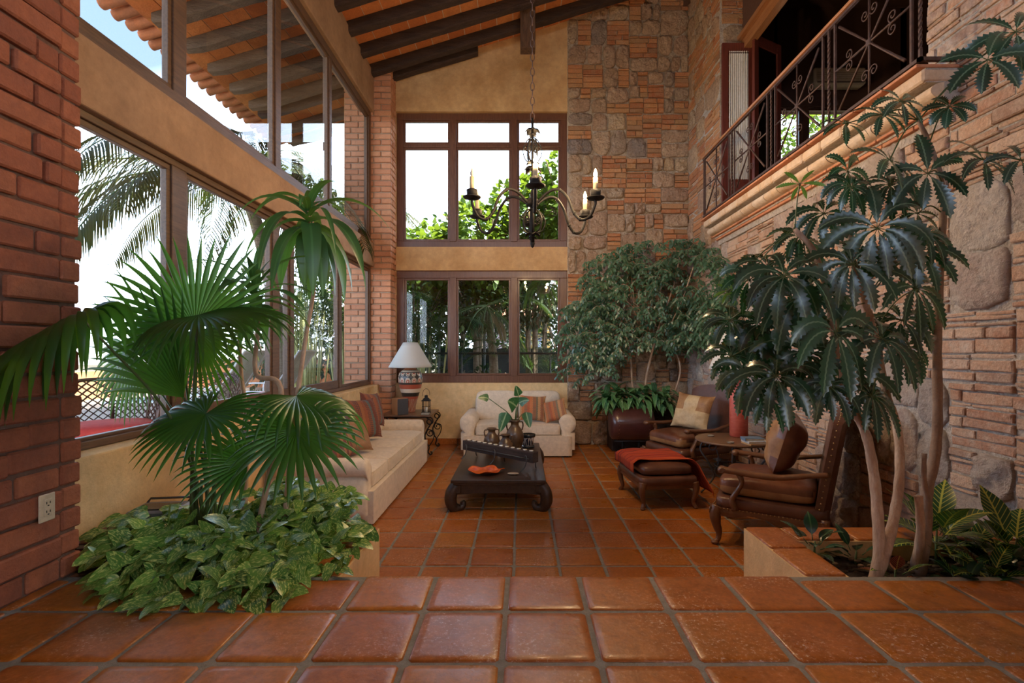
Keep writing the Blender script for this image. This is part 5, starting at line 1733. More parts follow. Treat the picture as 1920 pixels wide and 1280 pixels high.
# ---- corn plants
def corn_plant(lab, crown, base, mids, nleaf, Lm, seed, Wm=.07, up=.2, dr=2.2):
    q = random.Random(seed)
    crown = Vector(crown); base = Vector(base)
    root = empty('corn_plant', base, lab, 'plant')
    pts = [Vector((0, 0, 0))]+[Vector(m)-base for m in mids]+[crown-base]
    c = bez(pts, 8); m2 = MB(); m2.tube(c, [.016-.007*(i/(len(c)-1)) for i in range(len(c))], 8)
    m2.build('trunk', M_BARK, root)
    mb = MB(); top = crown-base
    for i in range(nleaf):
        a = i*2.399+q.uniform(-.2, .2); f = i/nleaf
        el = up+1.15*(f**1.3)-.55*(1-f)
        o = top+Vector((0, 0, -.16*(1-f)+.02))
        d = Vector((math.cos(a)*math.cos(el), math.sin(a)*math.cos(el), math.sin(el)))
        L_ = Lm*(.62+.38*math.sin(PI*min(1, .25+.75*(1-f))))*q.uniform(.85, 1.1)*(1 if f < .8 else .6)
        n_ = Vector((-d.x*d.z, -d.y*d.z, 1-d.z*d.z))
        leaf(mb, o, d, n_, L_, Wm*q.uniform(.8, 1.1)*(1 if f < .55 else .55), SWORD, dr*(1.0-.5*f)*q.uniform(.8, 1.3), .25, 14, 0, 0, q.uniform(-.5, .5))
    mb.build('foliage', L_DRAC, root)
corn_plant('tall corn plant with a drooping crown of strap leaves in front of the middle beam', at(578, 396, 2.95), (-1.28, 2.62, .46), [at(552, 790, 2.70), at(572, 640, 2.85), at(590, 520, 2.95)], 28, .60, 3, .105, .10, 3.8)
corn_plant('shorter corn plant with a crooked stem and a leafy crown beside the tall one', at(478, 535, 2.75), (-1.40, 2.55, .46), [at(528, 745, 2.62), at(480, 700, 2.66), at(484, 610, 2.72)], 28, .44, 8, .075, .35, 2.2)
corn_plant('thin corn plant with a small crown between the palm leaves', at(447, 600, 2.85), (-1.50, 2.66, .46), [at(462, 800, 2.74), at(452, 700, 2.8)], 14, .26, 5, .040, .4, 1.2)

# ---- pothos
po = empty('pothos', (-1.55, 2.45, .46), 'thick carpet of variegated pothos vines spilling over the planter edge onto the tiles', 'plant')
q = random.Random(17)
mb = MB(); ms_ = MB()
def mound(x, y):
    # height of the leafy mass above the soil
    u = (x+1.62)/.95; v = (y-2.50)/.46
    e_ = max(0, 1-abs(u)**3)*max(0, 1-abs(v)**3)
    return .05+.22*e_+.05*noise.noise(Vector((x*4, y*4, 3)))
cnt = 0
while cnt < 1050:
    x = q.uniform(-2.02, -.86) if q.random() < .9 else q.uniform(-2.18, -2.0); y = q.uniform(2.03, 2.93)
    if x > -1.02 and q.random() < .55: continue
    if y < 2.12 and q.random() < .4: continue
    if y < 2.30 and x > -.98: continue
    if x < -.86*y: continue
    lay = q.random()
    h = mound(x, y)*(.35+.65*lay)
    zz = .455+h
    if y < 2.26: zz = max(ZU+.02, min(zz, ZU+.02+(y-2.02)*.85))
    a = q.uniform(0, 2*PI)
    # leaves lean outward from the middle and towards the light
    out = Vector((x+1.6, (y-2.55)*1.6, 0)); 
    if out.length > .01: out.normalize()
    d = (out*.9+Vector((math.cos(a), math.sin(a)-.35, 0))*1.1+Vector((0, 0, q.uniform(-.5, .65)))).normalized()
    n_ = Vector((-.15+q.uniform(-.6, .6), -.45+q.uniform(-.6, .5), 1))
    s_ = q.uniform(.075, .135)
    p = Vector((x, y, zz))
    leaf(mb, p-Vector((-1.55, 2.45, .46)), d, n_, s_, s_*q.uniform(.60, .78), HEART, q.uniform(.3, 1.1), .16, 8, 0, 0, q.uniform(-.2, .2))
    if q.random() < .35:
        b_ = p-d*.05-Vector((0, 0, .08)); o_ = Vector((-1.55, 2.45, .46))
        ms_.tube([b_-o_, (b_+p)/2+Vector((0, 0, .01))-o_, p-o_], .0022, 4)
    cnt += 1
# second, taller heap against the sofa end
for i in range(260):
    x = q.uniform(-1.55, -.98); y = q.uniform(2.62, 2.95)
    z = ZU+.03+(.30-.35*abs(x+1.28))*q.uniform(.1, 1)
    a = q.uniform(0, 2*PI); d = Vector((math.cos(a)*.8, math.sin(a)*.6-.3, q.uniform(-.4, .35))); s_ = q.uniform(.07, .12)
    leaf(mb, Vector((x, y, z))-Vector((-1.55, 2.45, .46)), d, (q.uniform(-.4, .3), -.4, 1), s_, s_*.68, HEART, q.uniform(.3, 1.0), .16, 8)
mb.build('foliage', L_POTH, po); ms_.build('vine_stem', M_STEM, po)

# ---- books, tape deck beside the wall end of the planter
md = empty('cassette_recorder', (-2.05, 2.80, ZU+.012), 'grey portable tape recorder behind the pothos below the window sill', 'recorder', None, R(8))
mb = MB(); mb.cbox(0, 0, .075, .26, .20, .15, .012); mb.build('recorder_body', surf('silver_plastic', (.22, .22, .24), rough=.35), md)
mb = MB(); mb.cbox(0, -.02, .153, .20, .12, .008, .003); mb.build('cassette_lid', surf('dark_plastic', (.04, .04, .045), rough=.2), md)
mb = MB(); mb.tube([(-.11, .08, .15), (-.11, .11, .165), (.11, .11, .165), (.11, .08, .15)], .007, 6); mb.build('carry_handle', bpy.data.materials['dark_plastic'], md)
mb = MB(); mb.lathe([(0, 0), (.012, 0), (.012, .02), (0, .02)], 12, 0, T(.13, -.05, .06) @ RY(R(90))); mb.build('volume_knob', bpy.data.materials['silver_plastic'], md)
for i, (h, c, l) in enumerate(((.035, (.20, .04, .04), 'dark red book at the bottom of the pile beside the tape recorder'), (.025, (.05, .05, .06), 'black book in the middle of the pile beside the tape recorder'), (.03, (.45, .25, .27), 'pinkish book on top of the pile beside the tape recorder'))):
    zz = ZU+.012+(0, .036, .062)[i]
    book(-2.19+.004*i, 2.56+.01*i, zz, .12, .19, h, surf('book_cover_'+'abc'[i], c), R(4+3*i), l)

# ---- dwarf umbrella / aralia tree on the right
ar_o = Vector((1.70, 2.40, ZU-.11))
ar = empty('aralia_tree', ar_o, 'aralia tree with two pale forked trunks and big toothed drooping leaves', 'tree')
aq = random.Random(31)
def limb(parent, o, pts, r0, r1, mat, nm='trunk', n=6):
    c = bez([Vector(p)-o for p in pts], n); m2 = MB()
    k = len(c); m2.tube(c, [r0+(r1-r0)*(i/(k-1))+.0012*math.sin(i*1.7) for i in range(k)], 9)
    return m2.build(nm, mat, parent)
limb(ar, ar_o, [ar_o+Vector((0, 0, -.02)), at(1648, 1045, 2.42), at(1645, 960, 2.45), at(1637, 880, 2.5), at(1622, 810, 2.52), at(1590, 750, 2.55), at(1572, 700, 2.6), at(1560, 600, 2.65), at(1530, 480, 2.7), at(1490, 430, 2.75)], .029, .014, M_BARK)
limb(ar, ar_o, [ar_o+Vector((.01, 0, .0)), at(1662, 1030, 2.42), at(1680, 950, 2.48), at(1687, 880, 2.52), at(1682, 800, 2.6), at(1660, 730, 2.62), at(1640, 620, 2.65), at(1620, 560, 2.6), at(1598, 480, 2.55), at(1590, 420, 2.55)], .026, .013, M_BARK)
def compound(mb, ms, hub, L_, nl, o, facing, mi=0, dr=1.3, w=.27, src=None):
    """palmate leaf: nl toothed leaflets round the hub"""
    hub = Vector(hub)-o
    n0 = Vector(facing).normalized()
    u_ = n0.orthogonal().normalized(); v_ = n0.cross(u_)
    ph = aq.uniform(0, 6)
    for i in range(nl):
        a = ph+2*PI*i/nl+aq.uniform(-.12, .12)
        d = (u_*math.cos(a)+v_*math.sin(a))*1.0+n0*.05
        L2 = L_*aq.uniform(.82, 1.08)
        # short leaflet stalk
        p1 = hub+d.normalized()*L_*.10
        ms.tube([hub, p1], .0022, 4)
        leaf(mb, p1, d, n0+d*.1, L2*.90, L2*w, lambda t: max(.04, math.sin(PI*min(1, .04+t*.955)**1.15)**.8), dr*aq.uniform(.8, 1.25), .22, 20, mi, .62, aq.uniform(-.3, .3))
    if src is not None:
        s_ = Vector(src)-o
        mid = s_.lerp(hub, .5)+Vector((0, 0, .04))
        ms.tube(bez([s_, mid, hub], 5), .0035, 5)
mb = MB(); ms = MB()
T1 = [at(1572, 700, 2.6), at(1560, 600, 2.65), at(1530, 480, 2.7), at(1490, 430, 2.75)]
T2 = [at(1660, 730, 2.62), at(1640, 620, 2.65), at(1620, 560, 2.6), at(1598, 480, 2.55)]
LV = [ # px, py, Y, size px, tree tip
 (1645, 428, 2.45, 105, T2[3]), (1597, 495, 2.45, 88, T2[3]), (1735, 437, 2.55, 70, T2[2]), (1725, 470, 2.55, 78, T2[2]), (1718, 540, 2.50, 92, T2[1]),
 (1567, 622, 2.30, 118, T2[2]), (1655, 635, 2.35, 112, T2[1]), (1470, 518, 2.50, 98, T1[2]), (1495, 560, 2.55, 95, T1[2]), (1440, 500, 2.75, 80, T1[3]),
 (1372, 668, 2.70, 62, T1[1]), (1368, 600, 2.8, 62, T1[2]), (1432, 608, 2.75, 66, T1[1]), (1405, 525, 2.8, 60, T1[3]), (1455, 705, 2.45, 92, T1[0]), (1400, 700, 2.6, 70, T1[0]),
 (1553, 722, 2.45, 72, T1[0]), (1635, 742, 2.50, 78, T2[0]), (1510, 660, 2.6, 95, T1[1]), (1600, 700, 2.6, 85, T2[1]), (1420, 640, 2.75, 60, T1[1]), (1530, 560, 2.8, 80, T1[1]),
 (1595, 350, 2.60, 62, T2[3]), (1545, 400, 2.75, 66, T1[3]), (1500, 445, 2.8, 68, T1[3]), (1380, 620, 3.0, 62, T1[3]), (1590, 322, 2.7, 58, T2[3]), (1670, 345, 2.6, 70, T2[3]), (1480, 610, 2.7, 90, T1[1]), (1690, 600, 2.65, 76, T2[1]), (1440, 740, 2.6, 66, T1[0]), (1700, 650, 2.6, 66, T2[1]),
]
for (px, py, Y, s_, src) in LV:
    f = Vector((aq.uniform(-.35, .25), -.85, aq.uniform(.15, .70)))
    compound(mb, ms, at(px, py, Y), s_/925*Y*1.12, aq.choice((8, 9, 9, 10)), ar_o, f, 0, 2.0, .29, src.lerp(T1[1] if px < 1560 else T2[1], aq.uniform(0, .4)))
mb.build('foliage', L_SCHE, ar); ms.build('leaf_stalk', M_STEM, ar)
mb = MB(); ms = MB()
for (px, py, Y, s_, src) in ((1500, 345, 2.7, 42, T1[3]), (1384, 548, 2.8, 26, T1[3]), (1366, 545, 2.85, 30, T1[3])):
    compound(mb, ms, at(px, py, Y), s_/925*Y, 6, ar_o, (-.3, -.6, .3), 0, .6, .22, src)
mb.build('young_foliage', L_SCHEY, ar); ms.build('young_stalk', M_STEM, ar)

tall_o = Vector((2.03, 2.52, ZU-.11))
tt = empty('tall_aralia', tall_o, 'slender tall aralia with one dark trunk along the stone wall', 'tree')
limb(tt, tall_o, [tall_o, at(1735, 1000, 2.50), at(1738, 920, 2.52), at(1752, 860, 2.55), at(1758, 780, 2.58), at(1757, 640, 2.6), at(1762, 520, 2.6), at(1768, 400, 2.6), at(1762, 330, 2.6), at(1742, 270, 2.6), at(1722, 225, 2.6)], .030, .011, M_BARKD)
limb(tt, tall_o, [at(1740, 940, 2.50), at(1733, 900, 2.49), at(1733, 850, 2.50)], .012, .011, M_BARKD, 'stub')
limb(tt, tall_o, [tall_o+Vector((-.02, 0, .05)), at(1726, 1000, 2.47), at(1722, 930, 2.46)], .022, .018, M_BARK, 'cut_stub')
S3 = at(1722, 225, 2.6)
mb = MB(); ms = MB()
for (px, py, Y, s_, src, w) in ((1740, 325, 2.45, 92, at(1768, 345, 2.6), .34), (1845, 300, 2.40, 88, at(1762, 300, 2.6), .26), (1668, 300, 2.5, 80, S3, .26), (1585, 232, 2.7, 62, S3, .24), (1690, 190, 2.55, 70, S3, .28), (1780, 200, 2.5, 46, at(1742, 270, 2.6), .45),
                      (1852, 112, 2.35, 84, S3, .40), (1905, 60, 2.4, 90, S3, .28), (1915, 300, 2.3, 70, at(1762, 300, 2.6), .28), (1655, 215, 2.55, 60, S3, .26), (1720, 400, 2.55, 50, at(1768, 400, 2.6), .3)):
    compound(mb, ms, at(px, py, Y), s_/925*Y, aq.choice((6, 7, 7)), tall_o, (aq.uniform(-.5, .4), -.8, aq.uniform(.2, .8)), 0, 1.2, w, src)
mb.build('foliage', L_SCHE, tt); ms.build('leaf_stalk', M_STEM, tt)

# ---- crotons and small plants in the right planter
def bushlet(name, lab, x, y, n, L_, w, mats, seed, spread=.9, rise=.10, prof=OVAL, droop=.9, vein=None, z0=ZU-.10, cat='plant', seg=8):
    qq = random.Random(seed)
    o = Vector((x, y, z0)); root = empty(name, o, lab, cat)
    mb = MB(); ms = MB()
    for i in range(n):
        f = i/n; a = i*2.399; el = .05+1.15*f
        hgt = rise*(.35+.65*f)
        p = Vector((math.cos(a)*.03, math.sin(a)*.03, hgt))
        d = Vector((math.cos(a)*math.cos(el)*spread, math.sin(a)*math.cos(el)*spread, math.sin(el)*.9))
        n_ = Vector((-d.x*d.z, -d.y*d.z, 1.05-d.z*d.z))
        s_ = L_*qq.uniform(.75, 1.1)
        st = p+d.normalized()*s_*.22
        ms.tube([p, st], .0028, 4)
        leaf(mb, st, d, n_, s_, s_*w, prof, droop*qq.uniform(.7, 1.3), .15, seg, qq.randrange(len(mats)), 0, qq.uniform(-.3, .3))
    ms.tube([(0, 0, -.02), (.005, 0, rise)], [.008, .004], 6)
    mb.build('foliage', mats, root); ms.build('stem', M_STEM, root)
    return root
L_DKG = leaf_mat('dark_glossy_leaf', (.006, .035, .022), (.012, .065, .03), rough=.25, trans=.1, rib=(.05, .14, .05), spec=.7)
bushlet('leafy_shrub', 'small dark green shrub at the corner of the planter by the armchair', 1.60, 2.70, 12, .135, .50, [L_DKG], 1, rise=.10)
bushlet('leafy_shrub', 'little dark green seedling in front of the planter border between shrub and forked trunk', 1.80, 2.66, 7, .12, .50, [L_DKG], 2, rise=.06)
bushlet('croton', 'croton with yellow veined leaves behind the tall trunk', 2.20, 2.62, 18, .23, .54, [L_CROT], 3, rise=.20)
bushlet('croton', 'low croton with yellow veins hugging the stone wall', 2.40, 2.64, 12, .19, .50, [L_CROT], 9, rise=.10)
bushlet('croton', 'largest broad croton with yellow veins, furthest from the tall trunk along the wall', 2.50, 2.50, 20, .23, .54, [L_CROT], 4, rise=.16)
bushlet('red_croton', 'low croton with pink and dark red leaves beside the forked trunk', 1.83, 2.42, 8, .12, .45, [L_CROTR, L_CROT], 5, rise=.07)
bushlet('croton', 'low croton in front of the tall trunk spilling over the tile edge', 2.10, 2.34, 10, .16, .48, [L_CROT, L_DKG], 6, rise=.05)
bushlet('red_croton', 'croton with one reddish leaf in the middle of the planter front', 2.26, 2.38, 10, .16, .5, [L_CROT, L_CROTR], 7, rise=.07)
bushlet('leafy_shrub', 'dark low shrub between the two broad crotons', 2.38, 2.44, 10, .16, .48, [L_DKG], 8, rise=.06)

# ---- weeping fig on the back wall
fg_o = Vector((1.95, 7.72, .62))
fg = empty('weeping_fig', fg_o, 'weeping fig with pale thin trunks and masses of small leaves against the stone corner', 'tree')
fq = random.Random(77)
limb(fg, fg_o, [fg_o, at(1211, 715, 7.65), at(1228, 640, 7.65), at(1240, 600, 7.6), at(1262, 540, 7.6), at(1275, 480, 7.6)], .022, .010, M_BARK)
limb(fg, fg_o, [fg_o+Vector((-.15, 0, 0)), at(1185, 715, 7.7), at(1182, 660, 7.7), at(1165, 600, 7.7), at(1150, 540, 7.7), at(1165, 480, 7.7)], .016, .008, M_BARK)
limb(fg, fg_o, [fg_o+Vector((.35, 0, 0)), at(1275, 700, 7.5), at(1268, 660, 7.5), at(1255, 620, 7.5), at(1280, 560, 7.4), at(1300, 500, 7.2)], .014, .007, M_BARK)
mb = MB(); ms = MB()
def fig_ok(px, py):
    # silhouette of the foliage: broad low left lobe rising to the right
    import bisect
    top = [(1062, 620), (1075, 560), (1100, 510), (1130, 478), (1160, 462), (1200, 455), (1240, 450), (1290, 448), (1330, 458), (1352, 480), (1375, 560)]
    bot = [(1062, 690), (1080, 712), (1110, 708), (1150, 690), (1180, 665), (1215, 655), (1250, 640), (1280, 660), (1320, 650), (1345, 640), (1375, 620)]
    def lin(t, x):
        for i in range(len(t)-1):
            if t[i][0] <= x <= t[i+1][0]:
                f = (x-t[i][0])/(t[i+1][0]-t[i][0]); return t[i][1]+(t[i+1][1]-t[i][1])*f
        return None
    a, b_ = lin(top, px), lin(bot, px)
    return a is not None and a < py < b_
cnt = 0
while cnt < 900:
    px = fq.uniform(1062, 1375); py = fq.uniform(448, 712)
    if not fig_ok(px, py): continue
    if noise.noise(Vector((px*.018, py*.018, 5))) < -.18 and fq.random() < .75: continue
    Y = fq.uniform(7.15, 7.98)
    Y = min(Y, 2.62*925/max(1, px-978))
    p = at(px, py, Y)-fg_o
    # a drooping twig with leaves
    a = fq.uniform(0, 2*PI); d = Vector((math.cos(a)*.7-.25, math.sin(a)*.4-.2, fq.uniform(-.1, .4))).normalized()
    tw = [p]; dd = d.copy()
    for k in range(5):
        tw.append(tw[-1]+dd*.045); dd = (dd+Vector((0, 0, -.38))).normalized()
    ms.tube(tw, .0022, 4, cap=False)
    for k in range(1, 6):
        for s_ in (-1, 1):
            b_ = tw[k]; ld = (dd*.3+Vector((s_*fq.uniform(.3, .9), fq.uniform(-.7, .2), fq.uniform(-.9, .1))))
            leaf(mb, b_, ld, (fq.uniform(-.5, .3), -.7, .6), fq.uniform(.055, .085), .032, OVAL, .9, .15, 4)
    cnt += 1
for i in range(26):   # main inner branches
    px = fq.uniform(1090, 1290); py = fq.uniform(480, 650)
    if not fig_ok(px, py): continue
    a = at(1215+fq.uniform(-30, 50), 640+fq.uniform(-60, 20), 7.65)-fg_o; b_ = at(px, py, fq.uniform(7.3, 7.9))-fg_o
    ms.tube(bez([a, a.lerp(b_, .5)+Vector((0, 0, .10)), b_], 5), .005, 5)
mb.build('foliage', L_FIC, fg); ms.build('branch', M_BARK, fg)
mb = MB(); mb.box(-.55, .55, -.22, .22, 0, .42)
o = mb.build('planter_trough', surf('dark_planter', (.035, .022, .018), rough=.7, bump=.4), loc=(1.95, 7.87, .0), bevel=.01); tag(o, 'dark planter trough holding the leafy plants behind the leather drum', 'planter')
mb = MB(); mb.box(-.5, .5, -.18, .18, 0, .22)
o = mb.build('trough_soil', M_SOIL, loc=(1.95, 7.87, .42)); tag(o, 'soil heaped in the dark trough behind the leather drum', 'soil', kind='stuff')
# aglaonemas below
for i, (px, py, Y, n, s_, lab) in enumerate(((1135, 745, 7.42, 48, .42, 'patterned evergreen at the window end of the trough behind the drum'), (1172, 737, 7.45, 45, .42, 'patterned evergreen in the middle of the trough, directly above the drum'), (1207, 740, 7.42, 48, .42, 'patterned evergreen drooping over the armchair end of the drum'), (1243, 740, 7.45, 36, .38, 'patterned evergreen beside the back of the far armchair'))):
    p = at(px, py, Y)
    qq = random.Random(50+i); root = empty('aglaonema', (p.x, p.y, .62), lab, 'plant')
    m1 = MB(); m3 = MB()
    cz = p.z-.62
    for c_ in range(3):
        cx = qq.uniform(-.14, .14); cy = qq.uniform(-.12, .08); ctop = cz+qq.uniform(-.05, .10)
        m3.tube([(cx*.4, cy*.4, 0), (cx, cy, ctop)], .010, 6)
        for k in range(n//3):
            f = k/(n/3); a = k*2.399+qq.uniform(-.3, .3); el = -.25+1.35*f
            d = Vector((math.cos(a)*math.cos(el), math.sin(a)*math.cos(el), math.sin(el)))
            n_ = Vector((-d.x*d.z, -d.y*d.z, 1.02-d.z*d.z))
            leaf(m1, (cx, cy, ctop-.10*(1-f)), d, n_, s_*qq.uniform(.65, 1.0), .085, LANCE, 1.9*qq.uniform(.7, 1.2), .18, 9)
    m1.build('foliage', L_AGL, root); m3.build('stem', M_STEM, root)

# ---- wall socket on the near pillar, switch by the far pier
def socket(name, lab, loc, rz, w=.075, h=.12):
    root = empty(name, loc, lab, 'socket', None, rz)
    m1 = MB(); m1.cbox(0, -.004, 0, w, .008, h, .004); m1.build('face_plate', surf('ivory_plastic', (.55, .46, .32), rough=.4) if 'ivory_plastic' not in bpy.data.materials else bpy.data.materials['ivory_plastic'], root)
    m1 = MB(); m1.cbox(0, -.009, 0, w*.48, .004, h*.62, .002); m1.build('outlet_insert', bpy.data.materials['ivory_plastic'], root)
    m1 = MB()
    for s_ in (-1, 1):
        for x in (-.008, .008): m1.box(x-.0014, x+.0014, -.0125, -.0108, s_*.019-.002, s_*.019+.008)
        m1.box(-.003, .003, -.0125, -.0108, s_*.019-.012, s_*.019-.007)
    m1.build('outlet_slots', surf('slot_dark', (.02, .02, .02)) if 'slot_dark' not in bpy.data.materials else bpy.data.materials['slot_dark'], root)
    return root
sk = socket('wall_socket', 'ivory double electrical socket on the dark brick pillar', (-2.078, 2.155, .885), R(90))
for c_ in sk.children: c_.location.y = 0
# ================================================================== chandelier
chx, chy = .098, 4.45
M_BULB, nt_, b_ = new_mat('flame_bulb')
b_.inputs['Base Color'].default_value = (1, .8, .5, 1)
b_.inputs['Emission Color'].default_value = (1.0, .62, .28, 1)
b_.inputs['Emission Strength'].default_value = 14
M_SLEEVE = surf('candle_sleeve', (.52, .44, .28), rough=.6)
S_ = chy/4.45
ch = empty('chandelier', (chx, chy, 2.80), 'black wrought iron chandelier with six candle arms hanging on a long chain', 'chandelier')
RC = .60
mb = MB()
mb.tube([(0, 0, -.26), (0, 0, .20)], .020, 10)
mb.lathe([(.0, .06), (.055, .07), (.06, .09), (.055, .12), (.03, .14), (.02, .15)], 20)
mb.lathe([(0, -.31), (.012, -.30), (.022, -.27), (.010, -.25)], 12)
mb.tube([(0, 0, .20), (0, 0, .86)], .012, 8)
mb.build('stem', M_IRON, ch)
# open cages of bent straps, lower and upper
for (z0, z1, rr_, n, nm) in ((-.18, .04, .115, 8, 'lower_cage'), (.46, .68, .085, 6, 'upper_cage')):
    mb = MB()
    for k in range(n):
        a = 2*PI*k/n; X_ = Vector((math.cos(a), math.sin(a), 0))
        c = bez([X_*.02+Vector((0, 0, z0)), X_*rr_*.75+Vector((0, 0, z0+(z1-z0)*.12)), X_*rr_+Vector((0, 0, z0+(z1-z0)*.5)), X_*rr_*.6+Vector((0, 0, z0+(z1-z0)*.88)), X_*.02+Vector((0, 0, z1))], 5)
        mb.tube(c, .009, 6, flat=.5)
        mb.tube(scroll(X_*rr_*.62+Vector((0, 0, z0+(z1-z0)*.55)), rr_*.32, 1.1, 0, X_, Vector((0, 0, 1)), 14, .3), .006, 5)
    mb.build(nm, M_IRON, ch)
# iron leaves
mb = MB()
for (z, r0, n, up) in ((.76, .085, 6, -.1), (.42, .10, 6, -.15), (-.18, .085, 6, .1), (-.22, .05, 5, .3), (.70, .05, 5, .5), (.45, .07, 5, .4)):
    for k in range(n):
        a = 2*PI*k/n+z*3; d = Vector((math.cos(a), math.sin(a), up))
        leaf(mb, (0, 0, z), d, (0, 0, 1), r0, r0*.7, OVAL, 1.0, .2, 6)
mb.build('iron_leaf_trim', M_IRON, ch, solid=.004)
for k in range(6):
    a = -PI/2+PI/3*k+R(1)
    X_ = Vector((math.cos(a), math.sin(a), 0)); Z_ = Vector((0, 0, 1))
    mb = MB()
    c = bez([X_*.045+Z_*.09, X_*.16+Z_*.17, X_*.26+Z_*.175, X_*.345+Z_*.09, X_*.40-Z_*.04, X_*.47-Z_*.115, X_*.55-Z_*.095, X_*.595-Z_*.01, X_*.60+Z_*.035], 8)
    mb.tube(c, .0125, 8)
    for q_ in (.28, .52, .62):
        p = c[int(q_*(len(c)-1))]; mb.superq(p.x, p.y, p.z, .032, .032, .036, 1, 1, 10, 6)
    arm = mb.build('arm', M_IRON, ch)
    p = X_*.60
    mb = MB(); mb.lathe([(0, .03), (.070, .045), (.078, .055), (.030, .055), (.044, .062), (.046, .115), (.040, .118), (.0, .11)], 20, 0, T(p.x, p.y, 0)); mb.build('candle_cup', M_IRON, arm)
    mb = MB(); mb.lathe([(.020, .10), (.020, .225), (0, .228)], 14, 0, T(p.x, p.y, 0)); mb.build('candle_sleeve', M_SLEEVE, arm)
    mb = MB(); mb.lathe([(.008, .225), (.017, .245), (.016, .262), (.006, .292), (0, .302)], 12, 0, T(p.x, p.y, 0)); mb.build('flame_bulb', M_BULB if k not in (5, 4) else surf('clear_bulb', (.5, .5, .48), rough=.05) if 'clear_bulb' not in bpy.data.materials else bpy.data.materials.get('clear_bulb'), arm)
    if k not in (4, 5):
        ld = bpy.data.lights.new('candle_light', 'POINT'); ld.energy = 9; ld.color = (1, .66, .34); ld.shadow_soft_size = .03
        lo = bpy.data.objects.new('candle_light', ld); COL.objects.link(lo); lo.parent = ch; lo.location = (p.x, p.y, .34)
# chain
mb = MB()
z = .88; k = 0
while z < 4.45:
    pts = []
    for i in range(13):
        t = 2*PI*i/12
        u_ = .017*math.cos(t); w_ = .040*math.sin(t)
        pts.append((u_, 0, z+w_) if k % 2 == 0 else (0, u_, z+w_))
    mb.tube(pts, .0045, 5, cap=False)
    z += .066; k += 1
mb.build('chain', M_IRONB, ch)
# ================================================================== terrace and garden
ZP = .52
M_PAVE = surf('terrace_paving', (.48, .40, .33), rough=.9, col2=(.40, .33, .27), scale=1.5, bump=.3)
mb = MB(); mb.box(-9.0, -2.62, -6, 14, ZP-.2, ZP)
o = mb.build('floor_terrace', [M_PAVE]); o['kind'] = 'structure'
M_EARTH = surf('garden_earth', (.05, .045, .025), rough=1, col2=(.09, .07, .04), scale=3, bump=.6)
mb = MB(); mb.grid(lambda u, v: (-60+120*u, 8.35+70*v, -.25+.15*noise.noise(Vector((u*30, v*20, 0)))), 60, 40)
o = mb.build('ground_garden', [M_EARTH]); o['kind'] = 'structure'
mb = MB(); mb.grid(lambda u, v: (-9-110*u, -60+150*v, -2.5-1.0*u+.8*noise.noise(Vector((u*9, v*9, 0)))), 40, 40)
o = mb.build('ground_slope', [surf('pale_slope', (.42, .38, .32), rough=1, col2=(.20, .22, .12), scale=.2)]); o['kind'] = 'structure'
mb = MB(); mb.box(-9.2, -9.0, -6, 14, ZP-.2, 1.12); mb.box(-9.0, -5.2, 13.8, 14, ZP-.2, 1.30)
o = mb.build('wall_parapet', [surf('orange_plaster', (.58, .26, .12), rough=.9, col2=(.50, .20, .09), scale=2)]); o['kind'] = 'structure'
mb = MB()
def hill(u, v):
    a = R(100+75*u)
    r_ = 62+38*v
    h = (3.0+4.5*noise.noise(Vector((u*4, 2, 1)))+1.2*noise.noise(Vector((u*16, v*3, 4))))*math.sin(PI*min(1, v*1.2+.02)*.5)
    return (r_*math.cos(a), r_*math.sin(a), -3.2+h*1.35)
mb.grid(hill, 90, 10)
o = mb.build('hills', [surf('hazy_hill', (.66, .64, .62), rough=1, col2=(.48, .46, .42), scale=.5)]); o['kind'] = 'structure'

